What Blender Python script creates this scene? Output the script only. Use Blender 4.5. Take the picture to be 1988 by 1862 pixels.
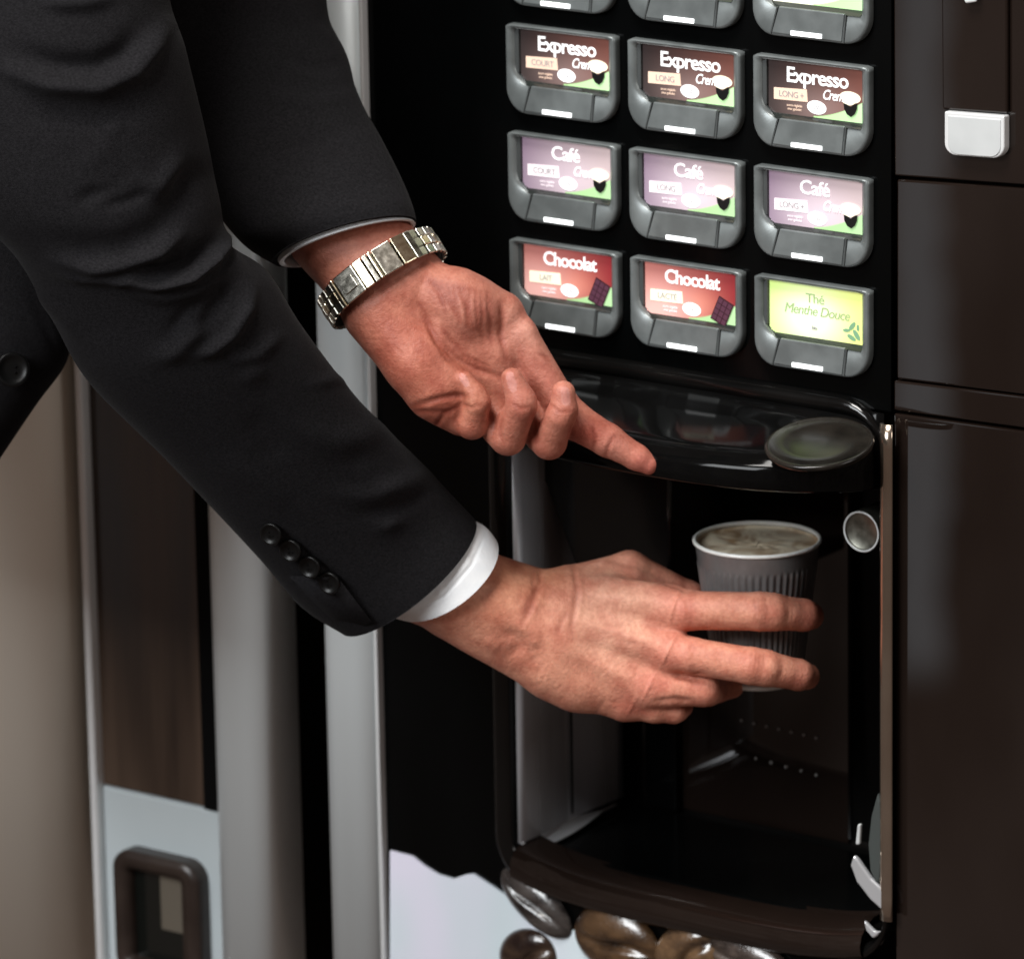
import bpy, math, random
import numpy as np
from mathutils import Vector, Matrix

for o in list(bpy.data.objects): bpy.data.objects.remove(o)
sc = bpy.context.scene
col = sc.collection
random.seed(4); rng = np.random.default_rng(4)

# ------------------------------------------------------------------ camera
FPX = 11334.4; YAW, PIT, ROL = 0.6291, 0.2700, -0.0173
CAMP = np.array([2.0529, -2.8272, 0.6786])
FW = np.array([-math.sin(YAW)*math.cos(PIT), math.cos(YAW)*math.cos(PIT), -math.sin(PIT)])
R0 = np.array([math.cos(YAW), math.sin(YAW), 0.0]); U0 = np.cross(R0, FW)
RT = R0*math.cos(ROL) + U0*math.sin(ROL); UP = -R0*math.sin(ROL) + U0*math.cos(ROL)
cd = bpy.data.cameras.new('camera'); cam = bpy.data.objects.new('camera', cd); col.objects.link(cam)
cam.matrix_world = Matrix(((RT[0], UP[0], -FW[0], CAMP[0]), (RT[1], UP[1], -FW[1], CAMP[1]),
                           (RT[2], UP[2], -FW[2], CAMP[2]), (0, 0, 0, 1)))
cd.sensor_fit = 'HORIZONTAL'; cd.sensor_width = 36; cd.lens = 36*FPX/1988
cd.clip_start = 0.1; cd.clip_end = 50
cd.dof.use_dof = True; cd.dof.focus_distance = 3.38; cd.dof.aperture_fstop = 9.0
sc.camera = cam

# ------------------------------------------------------------------ light
def area(name, pos, target, size, energy, color, sy=None):
    l = bpy.data.lights.new(name, 'AREA'); l.energy = energy; l.color = color; l.size = size
    if sy: l.shape = 'RECTANGLE'; l.size_y = sy
    o = bpy.data.objects.new(name, l); col.objects.link(o)
    o.location = pos
    o.rotation_euler = (Vector(target) - Vector(pos)).to_track_quat('-Z', 'Y').to_euler()
    return o
TGT = CAMP + FW*3.35
area('key_light', TGT - FW*2.0 - RT*0.9 + UP*2.9, TGT, 1.1, 150, (1.0, 0.97, 0.93))
area('left_light', TGT - FW*2.5 - RT*2.1 + UP*1.1, TGT, 1.4, 118, (0.95, 0.98, 1.0))  # broad soft lamp from camera left and above
area('right_fill', TGT - FW*1.9 + RT*2.2 + UP*0.8, TGT, 1.0, 20, (1.0, 0.97, 0.94))  # added fill from camera right, brightens the left wall of the bay
world = bpy.data.worlds.new('World'); sc.world = world; world.use_nodes = True
wn = world.node_tree; wn.nodes.clear()
wo = wn.nodes.new('ShaderNodeOutputWorld'); wb = wn.nodes.new('ShaderNodeBackground')
tc = wn.nodes.new('ShaderNodeTexCoord'); mp = wn.nodes.new('ShaderNodeMapping'); mp.inputs['Scale'].default_value = (55, 55, 3)
nz = wn.nodes.new('ShaderNodeTexNoise'); nz.inputs['Scale'].default_value = 1.0; nz.inputs['Detail'].default_value = 2
cr = wn.nodes.new('ShaderNodeValToRGB')
cr.color_ramp.elements[0].position = 0.40; cr.color_ramp.elements[0].color = (0.075, 0.052, 0.042, 1)
cr.color_ramp.elements[1].position = 0.62; cr.color_ramp.elements[1].color = (0.19, 0.145, 0.125, 1)
wn.links.new(tc.outputs['Generated'], mp.inputs['Vector']); wn.links.new(mp.outputs[0], nz.inputs['Vector'])
wn.links.new(nz.outputs[0], cr.inputs[0]); _n = np.array([math.sin(math.radians(-4.0)), -math.cos(math.radians(4.0)), 0])
def _refl(u, v):
    d = FW + RT*((u-994)/FPX) - UP*((v-931)/FPX); d /= np.linalg.norm(d); return d-2*(d@_n)*_n
_a, _b = _refl(1730, 900), _refl(1832, 900); _m = (_a+_b)/2; _e = np.array([-_m[1], _m[0], 0]); _e /= np.linalg.norm(_e)
_ta, _tb = sorted((float(_a@_e), float(_b@_e))); _c = (_ta+_tb)/2; _h = (_tb-_ta)/2
dt = wn.nodes.new('ShaderNodeVectorMath'); dt.operation = 'DOT_PRODUCT'; dt.inputs[1].default_value = tuple(_e)
n5 = wn.nodes.new('ShaderNodeTexNoise'); n5.inputs['Scale'].default_value = 90; n5.inputs['Detail'].default_value = 1
w5 = wn.nodes.new('ShaderNodeMath'); w5.operation = 'MULTIPLY_ADD'; w5.inputs[1].default_value = _h*1.2; w5.inputs[2].default_value = -_h*.6
a5 = wn.nodes.new('ShaderNodeMath'); a5.operation = 'ADD'
s5 = wn.nodes.new('ShaderNodeMath'); s5.operation = 'SUBTRACT'; s5.inputs[1].default_value = _c
b5 = wn.nodes.new('ShaderNodeMath'); b5.operation = 'ABSOLUTE'
r5 = wn.nodes.new('ShaderNodeMapRange'); r5.inputs['From Min'].default_value = _h*1.12; r5.inputs['From Max'].default_value = _h*.88
dp = wn.nodes.new('ShaderNodeVectorMath'); dp.operation = 'DOT_PRODUCT'; dp.inputs[1].default_value = tuple(_m)
g5 = wn.nodes.new('ShaderNodeMath'); g5.operation = 'GREATER_THAN'; g5.inputs[1].default_value = .9
k5 = wn.nodes.new('ShaderNodeMath'); k5.operation = 'MULTIPLY'
_z0, _z1 = float(_refl(1780, 1260)[2]), float(_refl(1780, 1340)[2])
sz = wn.nodes.new('ShaderNodeSeparateXYZ'); rz = wn.nodes.new('ShaderNodeMapRange'); rz.inputs['From Min'].default_value = _z1; rz.inputs['From Max'].default_value = _z0
kz = wn.nodes.new('ShaderNodeMath'); kz.operation = 'MULTIPLY'
wn.links.new(tc.outputs['Generated'], sz.inputs[0]); wn.links.new(sz.outputs['Z'], rz.inputs['Value'])
m5 = wn.nodes.new('ShaderNodeMix'); m5.data_type = 'RGBA'; m5.inputs[7].default_value = (.62, .64, .67, 1)  # grey band added to the world so the right door mirrors a streak
wn.links.new(tc.outputs['Generated'], dt.inputs[0]); wn.links.new(tc.outputs['Generated'], n5.inputs['Vector']); wn.links.new(tc.outputs['Generated'], dp.inputs[0])
wn.links.new(n5.outputs[0], w5.inputs[0]); wn.links.new(dt.outputs['Value'], a5.inputs[0]); wn.links.new(w5.outputs[0], a5.inputs[1])
wn.links.new(a5.outputs[0], s5.inputs[0]); wn.links.new(s5.outputs[0], b5.inputs[0]); wn.links.new(b5.outputs[0], r5.inputs['Value'])
wn.links.new(dp.outputs['Value'], g5.inputs[0]); wn.links.new(g5.outputs[0], k5.inputs[0]); wn.links.new(r5.outputs[0], k5.inputs[1])
wn.links.new(k5.outputs[0], kz.inputs[0]); wn.links.new(rz.outputs[0], kz.inputs[1]); wn.links.new(kz.outputs[0], m5.inputs[0]); wn.links.new(cr.outputs[0], m5.inputs[6]); wn.links.new(m5.outputs[2], wb.inputs[0]); wn.links.new(wb.outputs[0], wo.inputs[0])
wb.inputs[1].default_value = 1.0
sc.view_settings.view_transform = 'Standard'; sc.view_settings.look = 'None'
sc.view_settings.exposure = 0.0; sc.view_settings.gamma = 1.0; sc.view_settings.use_curve_mapping = False
sc.render.resolution_x = 1024; sc.render.resolution_y = 958

# ------------------------------------------------------------------ geometry helpers
def ray(u, v): return FW + RT*((u-994)/FPX) - UP*((v-931)/FPX)
def P(u, v, y=0.0):                     # point of the machine plane at depth y seen at photo position u, v
    d = ray(u, v); return CAMP + d*((y-CAMP[1])/d[1])
def PZ(u, v, z):
    d = ray(u, v); return CAMP + d*((z-CAMP[2])/d[2])
def W(u, v, w, D0): return CAMP + ray(u, v)*(D0 - w*D0/FPX)
def Wn(a, D0):                          # same for arrays of (u, v, w)
    a = np.asarray(a, float)
    d = FW[None] + RT[None]*((a[:, :1]-994)/FPX) - UP[None]*((a[:, 1:2]-931)/FPX)
    return CAMP[None] + d*(D0 - a[:, 2:3]*D0/FPX)

def link(name, me, parent=None):
    o = bpy.data.objects.new(name, me); col.objects.link(o)
    if parent is not None: o.parent = parent
    return o
def empty(name, loc=(0, 0, 0)):
    o = bpy.data.objects.new(name, None); col.objects.link(o); o.location = loc; o.empty_display_size = .02
    return o
def tag(o, label=None, cat=None, group=None, kind=None):
    if label: o['label'] = label
    if cat: o['category'] = cat
    if group: o['group'] = group
    if kind: o['kind'] = kind
    return o
def mesh(name, V, F, mat, parent=None, smooth=True, attr=None, bevel=0, subsurf=0):
    me = bpy.data.meshes.new(name)
    V = [tuple(map(float, v)) for v in V]
    if parent is not None:
        lx, ly, lz = origin(parent); V = [(a-lx, b-ly, c-lz) for a, b, c in V]
    me.from_pydata(V, [], [tuple(map(int, f)) for f in F]); me.update()
    if smooth: me.polygons.foreach_set('use_smooth', [True]*len(me.polygons))
    if mat: me.materials.append(mat)
    if attr:
        for k, arr in attr.items():
            at = me.color_attributes.new(k, 'FLOAT_COLOR', 'POINT')
            at.data.foreach_set('color', np.asarray(arr, np.float32).ravel())
    o = link(name, me, parent)
    if bevel:
        b = o.modifiers.new('bevel', 'BEVEL'); b.width = bevel; b.segments = 3; b.limit_method = 'ANGLE'; b.angle_limit = .6
    if subsurf:
        s = o.modifiers.new('sub', 'SUBSURF'); s.levels = s.render_levels = subsurf
    return o
def origin(o):
    l = np.zeros(3)
    while o is not None: l = l + np.array(o.location); o = o.parent
    return l
class MB:
    def __init__(s): s.V = []; s.F = []
    def add(s, V, F):
        n = len(s.V); s.V += [tuple(v) for v in V]; s.F += [tuple(i+n for i in f) for f in F]; return s
    def box(s, x0, x1, y0, y1, z0, z1):
        V = [(x, y, z) for x in (x0, x1) for y in (y0, y1) for z in (z0, z1)]
        return s.add(V, [(0, 1, 3, 2), (4, 6, 7, 5), (0, 4, 5, 1), (2, 3, 7, 6), (0, 2, 6, 4), (1, 5, 7, 3)])
    def prism(s, pts, off):             # closed polygon of 3D points extruded by vector off
        n = len(pts); off = np.asarray(off)
        V = [tuple(p) for p in pts] + [tuple(np.asarray(p)+off) for p in pts]
        return s.add(V, [tuple(range(n))[::-1], tuple(range(n, 2*n))] + [(i, (i+1) % n, n+(i+1) % n, n+i) for i in range(n)])
    def lathe(s, c, ax, prof, n=48, cap=True):   # prof: (radius, height)
        ax = np.asarray(ax, float); ax /= np.linalg.norm(ax)
        t = np.array([1, 0, 0.]) if abs(ax[0]) < .8 else np.array([0, 1, 0.])
        a = np.cross(ax, t); a /= np.linalg.norm(a); b = np.cross(ax, a); c = np.asarray(c)
        V = []; F = []
        for r, h in prof:
            for i in range(n):
                th = 2*math.pi*i/n; V.append(c+ax*h+(a*math.cos(th)+b*math.sin(th))*r)
        for k in range(len(prof)-1):
            for i in range(n):
                F.append((k*n+i, k*n+(i+1) % n, (k+1)*n+(i+1) % n, (k+1)*n+i))
        if cap: F.append(tuple(range(n))[::-1]); F.append(tuple(range((len(prof)-1)*n, len(prof)*n)))
        return s.add(V, F)
    def rings(s, R, closed=True, cap0=False, cap1=False):   # R: list of rings of equal length
        n = len(R[0]); V = [p for r in R for p in r]; F = []
        for k in range(len(R)-1):
            for i in range(n if closed else n-1):
                F.append((k*n+i, k*n+(i+1) % n, (k+1)*n+(i+1) % n, (k+1)*n+i))
        if cap0: F.append(tuple(range(n))[::-1])
        if cap1: F.append(tuple(range((len(R)-1)*n, len(R)*n)))
        return s.add(V, F)
    def out(s, name, mat, parent=None, **k): return mesh(name, s.V, s.F, mat, parent, **k)

# ------------------------------------------------------------------ materials
def principled(name, base=(.5, .5, .5), rough=.5, metal=0, spec=.5, emis=None, estr=0, coat=0, sheen=0, sss=0):
    m = bpy.data.materials.new(name); m.use_nodes = True; b = m.node_tree.nodes['Principled BSDF']
    b.inputs['Base Color'].default_value = (*base, 1); b.inputs['Roughness'].default_value = rough
    b.inputs['Metallic'].default_value = metal; b.inputs['Specular IOR Level'].default_value = spec
    b.inputs['Coat Weight'].default_value = coat; b.inputs['Coat Roughness'].default_value = .05
    b.inputs['Sheen Weight'].default_value = sheen
    if emis: b.inputs['Emission Color'].default_value = (*emis, 1); b.inputs['Emission Strength'].default_value = estr
    if sss:
        b.inputs['Subsurface Weight'].default_value = sss; b.inputs['Subsurface Radius'].default_value = (1, .35, .2)
        b.inputs['Subsurface Scale'].default_value = .004
    return m
def N(m, t, **kw):
    n = m.node_tree.nodes.new(t)
    for k, v in kw.items():
        if hasattr(n, k): setattr(n, k, v)
        else: n.inputs[k].default_value = v
    return n
def L(m, a, b): m.node_tree.links.new(a, b)
def vary(m, c0, c1, scale=(30, 30, 30), detail=4, lo=.35, hi=.65, rough=None, bump=0, bscale=None, bdist=.001):
    """procedural colour, gloss and relief variation in object space"""
    b = m.node_tree.nodes['Principled BSDF']
    t = N(m, 'ShaderNodeTexCoord'); mp_ = N(m, 'ShaderNodeMapping'); mp_.inputs['Scale'].default_value = scale
    n = N(m, 'ShaderNodeTexNoise'); n.inputs['Scale'].default_value = 1; n.inputs['Detail'].default_value = detail
    r = N(m, 'ShaderNodeValToRGB'); r.color_ramp.elements[0].position = lo; r.color_ramp.elements[1].position = hi
    r.color_ramp.elements[0].color = (*c0, 1); r.color_ramp.elements[1].color = (*c1, 1)
    L(m, t.outputs['Object'], mp_.inputs[0]); L(m, mp_.outputs[0], n.inputs['Vector']); L(m, n.outputs[0], r.inputs[0])
    L(m, r.outputs[0], b.inputs['Base Color'])
    if rough:
        q = N(m, 'ShaderNodeMapRange'); q.inputs['To Min'].default_value = rough[0]; q.inputs['To Max'].default_value = rough[1]
        L(m, n.outputs[0], q.inputs['Value']); L(m, q.outputs[0], b.inputs['Roughness'])
    if bump:
        n2 = N(m, 'ShaderNodeTexNoise'); n2.inputs['Scale'].default_value = 1; n2.inputs['Detail'].default_value = 3
        m2 = N(m, 'ShaderNodeMapping'); m2.inputs['Scale'].default_value = bscale or scale
        bp = N(m, 'ShaderNodeBump'); bp.inputs['Strength'].default_value = bump; bp.inputs['Distance'].default_value = bdist
        L(m, t.outputs['Object'], m2.inputs[0]); L(m, m2.outputs[0], n2.inputs['Vector'])
        L(m, n2.outputs[0], bp.inputs['Height']); L(m, bp.outputs[0], b.inputs['Normal'])
    return m

M = {}
M['panel'] = vary(principled('gloss_black', rough=.12, spec=.10), (.0010, .0012, .0012), (.0022, .0024, .0025), (9, 9, 4), rough=(.10, .22))
M['hood'] = vary(principled('hood_black', rough=.10, spec=.12), (.0015, .0015, .0015), (.003, .003, .003), (9, 9, 9), rough=(.04, .12))
M['bay'] = vary(principled('bay_black', rough=.12, spec=.35), (.002, .002, .002), (.004, .0038, .0036), (12, 12, 12), rough=(.08, .2))
M['sidewall'] = vary(principled('grey_bay_wall', rough=.4, metal=.3), (.45, .44, .45), (.68, .70, .74), (26, 26, 1.2), rough=(.2, .35))
M['door'] = vary(principled('brown_black_door', rough=.08, spec=.62), (.007, .0042, .0032), (.013, .0085, .0068), (5, 5, 2.2), rough=(.0, .015))
M['gap'] = principled('dark_gap', (.0015, .0015, .0015), .8, spec=.1)
M['silver'] = vary(principled('silver_paint', rough=.38, metal=.25, spec=.4), (.70, .76, .775), (.76, .81, .82), (14, 14, .8), detail=2, rough=(.34, .44), bump=.05, bscale=(900, 900, 900), bdist=.0004)
M['beige'] = vary(principled('champagne_metal', rough=.42, metal=.45), (.76, .70, .61), (.82, .77, .68), (10, 10, .8), detail=2, rough=(.38, .48))
M['glass'] = vary(principled('smoked_glass', rough=.1, spec=.5), (.022, .014, .010), (.12, .078, .054), (24, 24, 2.2), detail=3, lo=.3, hi=.75, rough=(.06, .2))  # smoked brown, with upright colour streaks painted in as reflections
M['bezel'] = vary(principled('button_grey', rough=.33, metal=.35, spec=.5), (.135, .15, .15), (.19, .21, .21), (60, 60, 60), rough=(.28, .42), bump=.04, bscale=(1500, 1500, 1500), bdist=.0002)
M['bezel_dark'] = principled('button_groove', (.05, .055, .055), .5)
M['ledge'] = principled('ledge', (.02, .024, .022), .12, spec=.6)
M['led'] = principled('led', (.9, .9, .9), .4, emis=(.95, 1, 1), estr=1.6)
M['flap'] = vary(principled('coin_flap', rough=.35, metal=.1), (.52, .54, .54), (.58, .60, .60), (40, 40, 40), rough=(.3, .4))
M['flap_rim'] = principled('coin_flap_rim', (.75, .76, .76), .3, metal=.2)
M['chrome'] = vary(principled('chrome_trim', rough=.16, metal=.92), (.34, .27, .21), (.50, .42, .34), (8, 8, 6), rough=(.10, .24))
M['glint'] = principled('painted_glint', (.55, .56, .58), .2, metal=.5)  # pale tone for painted highlights on the bay floor and corner
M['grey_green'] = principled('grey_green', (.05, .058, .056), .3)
M['hatch'] = vary(principled('brown_plastic', rough=.35), (.022, .014, .011), (.035, .024, .019), (50, 50, 50))
M['white_panel'] = vary(principled('pale_panel', rough=.35, spec=.4), (.50, .56, .58), (.55, .61, .63), (8, 8, 4))
M['red'] = principled('red_sticker', (.6, .05, .05), .4)
M['shirt'] = vary(principled('shirt_cotton', rough=.8, sheen=.2), (.66, .68, .70), (.72, .73, .74), (80, 80, 80), bump=.25, bscale=(500, 500, 500), bdist=.0006)
M['bone'] = principled('jacket_button_plastic', (.003, .003, .003), .36, spec=.22)

def fabric(name, c0, c1):
    m = vary(principled(name, rough=.92, sheen=.02, spec=.07), c0, c1, (620, 620, 900), detail=4, lo=.3, hi=.7)
    b = m.node_tree.nodes['Principled BSDF']
    t = N(m, 'ShaderNodeTexCoord'); w1 = N(m, 'ShaderNodeTexNoise'); w1.inputs['Scale'].default_value = 1500; w1.inputs['Detail'].default_value = 2
    n3 = N(m, 'ShaderNodeTexNoise'); n3.inputs['Scale'].default_value = 28; n3.inputs['Detail'].default_value = 3
    ad = N(m, 'ShaderNodeMath', operation='MULTIPLY_ADD'); ad.inputs[1].default_value = 1.6
    bp = N(m, 'ShaderNodeBump'); bp.inputs['Strength'].default_value = .35; bp.inputs['Distance'].default_value = .0008
    L(m, t.outputs['Object'], w1.inputs['Vector']); L(m, t.outputs['Object'], n3.inputs['Vector'])
    L(m, n3.outputs[0], ad.inputs[0]); L(m, w1.outputs[0], ad.inputs[2]); L(m, ad.outputs[0], bp.inputs['Height'])
    L(m, bp.outputs[0], b.inputs['Normal'])
    b.inputs['Sheen Roughness'].default_value = .4
    return m
M['suit'] = fabric('suit_wool', (.0066, .0063, .0070), (.0145, .0138, .0152))

def skin():
    m = principled('skin', rough=.54, spec=.36, sss=.12); b = m.node_tree.nodes['Principled BSDF']
    at = N(m, 'ShaderNodeAttribute'); at.attribute_name = 'Col'
    t = N(m, 'ShaderNodeTexCoord')
    n1 = N(m, 'ShaderNodeTexNoise'); n1.inputs['Scale'].default_value = 75; n1.inputs['Detail'].default_value = 5
    r1 = N(m, 'ShaderNodeValToRGB'); r1.color_ramp.elements[0].position = .36; r1.color_ramp.elements[1].position = .66
    r1.color_ramp.elements[0].color = (.84, .66, .62, 1); r1.color_ramp.elements[1].color = (1.12, 1.1, 1.06, 1)
    n0 = N(m, 'ShaderNodeTexNoise'); n0.inputs['Scale'].default_value = 420; n0.inputs['Detail'].default_value = 3
    r0 = N(m, 'ShaderNodeValToRGB'); r0.color_ramp.elements[0].position = .35; r0.color_ramp.elements[1].position = .65
    r0.color_ramp.elements[0].color = (.9, .86, .84, 1); r0.color_ramp.elements[1].color = (1.05, 1.05, 1.05, 1)
    mx = N(m, 'ShaderNodeMix', data_type='RGBA', blend_type='MULTIPLY'); mx.inputs[0].default_value = 1
    my = N(m, 'ShaderNodeMix', data_type='RGBA', blend_type='MULTIPLY'); my.inputs[0].default_value = 1
    L(m, t.outputs['Object'], n1.inputs['Vector']); L(m, t.outputs['Object'], n0.inputs['Vector'])
    L(m, n1.outputs[0], r1.inputs[0]); L(m, n0.outputs[0], r0.inputs[0])
    L(m, at.outputs['Color'], mx.inputs[6]); L(m, r1.outputs[0], mx.inputs[7])
    L(m, mx.outputs[2], my.inputs[6]); L(m, r0.outputs[0], my.inputs[7]); L(m, my.outputs[2], b.inputs['Base Color'])
    # pores and fine skin creases
    vo = N(m, 'ShaderNodeTexVoronoi'); vo.inputs['Scale'].default_value = 900
    n2 = N(m, 'ShaderNodeTexNoise'); n2.inputs['Scale'].default_value = 430; n2.inputs['Detail'].default_value = 5
    ad = N(m, 'ShaderNodeMath', operation='MULTIPLY_ADD'); ad.inputs[1].default_value = .35
    bp = N(m, 'ShaderNodeBump'); bp.inputs['Strength'].default_value = .55; bp.inputs['Distance'].default_value = .0007
    L(m, t.outputs['Object'], vo.inputs['Vector']); L(m, t.outputs['Object'], n2.inputs['Vector'])
    L(m, vo.outputs[0], ad.inputs[0]); L(m, n2.outputs[0], ad.inputs[2]); L(m, ad.outputs[0], bp.inputs['Height'])
    L(m, bp.outputs[0], b.inputs['Normal'])
    return m
M['skin'] = skin()

# ================================================================== COFFEE MACHINE
XL = P(757, 1862, 0)[0]; XR = P(1730, 740, 0)[0]
ZT, ZB = .22, -.72
mach = empty('coffee_vending_machine', (.1, 0, -.6))
tag(mach, 'glossy black coffee vending machine with rows of lit drink selection buttons', 'vending machine')
# bay opening (front plane): left, right, bottom, top
BX0 = P(986, 1300, 0)[0]; BX1 = P(1728, 1300, 0)[0]-.001
BZ0 = P(1200, 1735, 0)[2]; BZ1 = P(1728, 812, 0)[2]
BD = .135                                           # bay depth
pb = MB()
pb.box(XL, BX0-.004, 0, .02, ZB, ZT); pb.box(BX0-.004, XR, 0, .02, BZ1+.004, ZT)
pb.box(BX0-.004, XR, 0, .02, ZB, BZ0-.012)
pb.out('front_panel', M['panel'], mach, smooth=False)
cb = MB(); cb.box(P(650, 1862)[0], P(2300, 900)[0], .16, .7, ZB, ZT); cb.out('cabinet', M['gap'], mach, smooth=False)

def rrect(x0, x1, z0, z1, rs, n=8):                 # rs: corner radii BL, BR, TR, TL
    pts = []
    for (cx, cz, r, a0) in ((x0, z0, rs[0], 180), (x1, z0, rs[1], 270), (x1, z1, rs[2], 0), (x0, z1, rs[3], 90)):
        sx = 1 if cx == x0 else -1; sz = 1 if cz == z0 else -1
        for i in range(n+1):
            a = math.radians(a0+90*i/n)
            pts.append((cx+sx*r+r*math.cos(a), cz+sz*r+r*math.sin(a)))
    return pts
# bay shell: walls sweep inwards and curve into the back wall
def bay_ring(off, y, r):
    return [(x, y, z) for x, z in rrect(BX0-off, BX1+off*.3, BZ0-off*1.0, BZ1+off, [max(r+off, .002)]*4)]
rings = []
for off, y, r in ((.010, .0, .026), (.010, -.003, .026), (.008, -.006, .026), (.004, -.0075, .026), (0, -.006, .026), (-.003, -.003, .026),
                  (-.0035, .02, .026), (-.004, .06, .022), (-.0045, BD-.014, .02), (-.007, BD-.006, .02), (-.013, BD, .016)):
    rings.append(bay_ring(off, y, r))
mb = MB(); mb.rings(rings, cap1=True)
mb.out('dispensing_bay', M['bay'], mach, bevel=0)
# grey left wall liner of the bay
mb = MB()
lw = [(BX0+.0085+.0012*math.sin(i*.6), -.002+i*(BD-.022)/14) for i in range(15)]
z0, z1 = BZ0+.020, BZ1-.01
R = [[(x, y, z0) for x, y in lw], [(x, y, z1) for x, y in lw]]
mb.rings(R, closed=False); o = mb.out('side_liner', M['sidewall'], mach)
so = o.modifiers.new('s', 'SOLIDIFY'); so.thickness = .0015
# seam in the liner and sloping black block
mb = MB(); a = P(1115, 1390, .05); xw = BX0+.0102
mb.box(xw, xw+.0008, .052, .0535, z0+.005, z0+.10); mb.out('liner_seam', M['gap'], mach, smooth=False)
yh = .030
hp = [P(u, v, yh) for u, v in ((992, 700), (994, 880), (1010, 905), (1040, 925), (1060, 940), (1085, 1010), (1113, 1090), (1150, 1190), (1300, 1215), (1300, 760))]
mb = MB(); mb.prism(hp, (0, .06, 0)); mb.out('sloped_block', M['bay'], mach, smooth=False, bevel=.002)
# back wall column and drip floor
x0c = P(1255, 1460, BD-.01)[0]; x1c = P(1315, 1460, BD-.01)[0]
mb = MB(); mb.box(x0c, x1c, BD-.012, BD-.0005, BZ0+.012, BZ1-.02); mb.out('back_rib', M['panel'], mach, smooth=False, bevel=.001)
mb = MB(); mb.box(P(1318, 1460, BD-.003)[0], P(1648, 1460, BD-.003)[0], BD-.004, BD-.0006, BZ0+.012, BZ1-.03)
mb.out('back_plate', M['door'], mach, smooth=False)
for (ua, va, ub, vb, n) in ((1440, 1398, 1585, 1432, 7), (1468, 1472, 1585, 1504, 5)):
    for i in range(n):
        t = i/(n-1); c = P(ua+(ub-ua)*t, va+(vb-va)*t, BD-.0045)
        mb = MB(); mb.lathe(c, (0, -1, 0), [(.0009, 0), (.0009, .0006), (.0004, .0009)], n=10); mb.out('rivet', M['flap'], mach)
mb = MB()
fz = BZ0+.006
mb.box(BX0+.012, BX1-.03, .012, BD-.012, fz, fz+.005); mb.out('drip_tray', M['panel'], mach, smooth=False, bevel=.003)
# pale tapering fillet along left wall and floor, a painted highlight streak
mb = MB(); R = []
for i in range(25):
    t = i/24; y = .002+t*(BD-.03); rr = .0085*(math.sin(math.pi*min(1, t*1.05+.12))**.8)*(1-.5*t)+.0005; wob = 0
    R.append([(BX0+.0075+rr*(1-math.cos(a))+wob, y, BZ0+.0125+(.0155-rr)*.2+rr*(1-math.sin(a))) for a in np.linspace(0, math.pi/2, 9)])
mb.rings(R, closed=False); o = mb.out('fillet_highlight', M['glint'], mach)
o.modifiers.new('s', 'SOLIDIFY').thickness = .001
# front lip (sill) of the bay
mb = MB(); R = []
for i in range(21):
    t = i/20; x = BX0+.006+t*(BX1-BX0-.02); dz = .010*(2*t-1)**4
    R.append([(x, y, BZ0+z+dz) for y, z in ((.020, .010), (.006, .0095), (-.003, .0065), (-.0085, .001), (-.0105, -.005), (-.0095, -.0105), (-.005, -.014), (0.0, -.0145))])
mb.rings(R, closed=False); mb.out('sill', M['door'], mach)
def reflection_patch(name, pts, y, th, mat, bevel=.0008):  # flat pieces shaped and coloured as reflections in the moulded corner
    mb = MB(); mb.prism([P(u, v, y) for u, v in pts], (0, th, 0)); return mb.out(name, mat, mach, smooth=False, bevel=bevel)
reflection_patch('corner_reflection', [(1702, 1540), (1710, 1556), (1714, 1600), (1715, 1660), (1708, 1712), (1700, 1716), (1688, 1690), (1684, 1640), (1690, 1585)], -.0092, .005, M['grey_green'], .002)
reflection_patch('corner_glint', [(1656, 1660), (1664, 1668), (1690, 1705), (1708, 1722), (1722, 1742), (1726, 1766), (1712, 1768), (1688, 1746), (1662, 1712), (1650, 1680)], -.0100, .004, M['glint'], .0015)
reflection_patch('corner_glint', [(1676, 1786), (1684, 1794), (1698, 1808), (1708, 1808), (1702, 1817), (1694, 1822), (1680, 1806)], -.0100, .003, M['glint'], .0012)
reflection_patch('corner_glint', [(1664, 1600), (1670, 1600), (1668, 1640), (1660, 1640)], -.0098, .003, M['flap'], .001)
# chrome trim up the right edge of the bay
tx0 = P(1706, 1300, -.010)[0]; tx1 = P(1731, 1300, -.010)[0]
mb = MB(); R = []
for z in np.linspace(P(1718, 1775, 0)[2], P(1718, 815, 0)[2], 24):
    R.append([(tx0+(tx1-tx0)*t, -.0078-.003*math.sin(math.pi*(.12+.76*t)), z) for t in np.linspace(0, 1, 9)])
mb.rings(R, closed=False); o = mb.out('edge_trim', M['chrome'], mach); o.modifiers.new('s', 'SOLIDIFY').thickness = .002
# hood over the bay: plan arc bulging towards the user
def hood_pt(s, t):    # s along width 0..1, t from top edge (0) over to the bottom rim (1) and under (1.3)
    x = BX0+.002+(BX1-BX0-.004)*s
    bulge = (1-abs(2*s-1)**2.6)**.6 if 0 < s < 1 else 0
    ztop = P(1728, 803, 0)[2]
    prof = [(0, 0), (.2, -.008), (.5, -.016), (.85, -.024), (.98, -.030), (1.0, -.038), (.985, -.043), (.9, -.045), (0, -.042)]
    k = t*(len(prof)-1); i = min(int(k), len(prof)-2); f = k-i
    yy = prof[i][0]*(1-f)+prof[i+1][0]*f; zz = prof[i][1]*(1-f)+prof[i+1][1]*f
    return (x, -.002-.062*bulge*yy, ztop+zz)
mb = MB(); mb.rings([[hood_pt(s, t) for t in np.linspace(0, 1, 25)] for s in np.linspace(0, 1, 61)], closed=False)
mb.out('dispenser_hood', M['hood'], mach)
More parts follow.
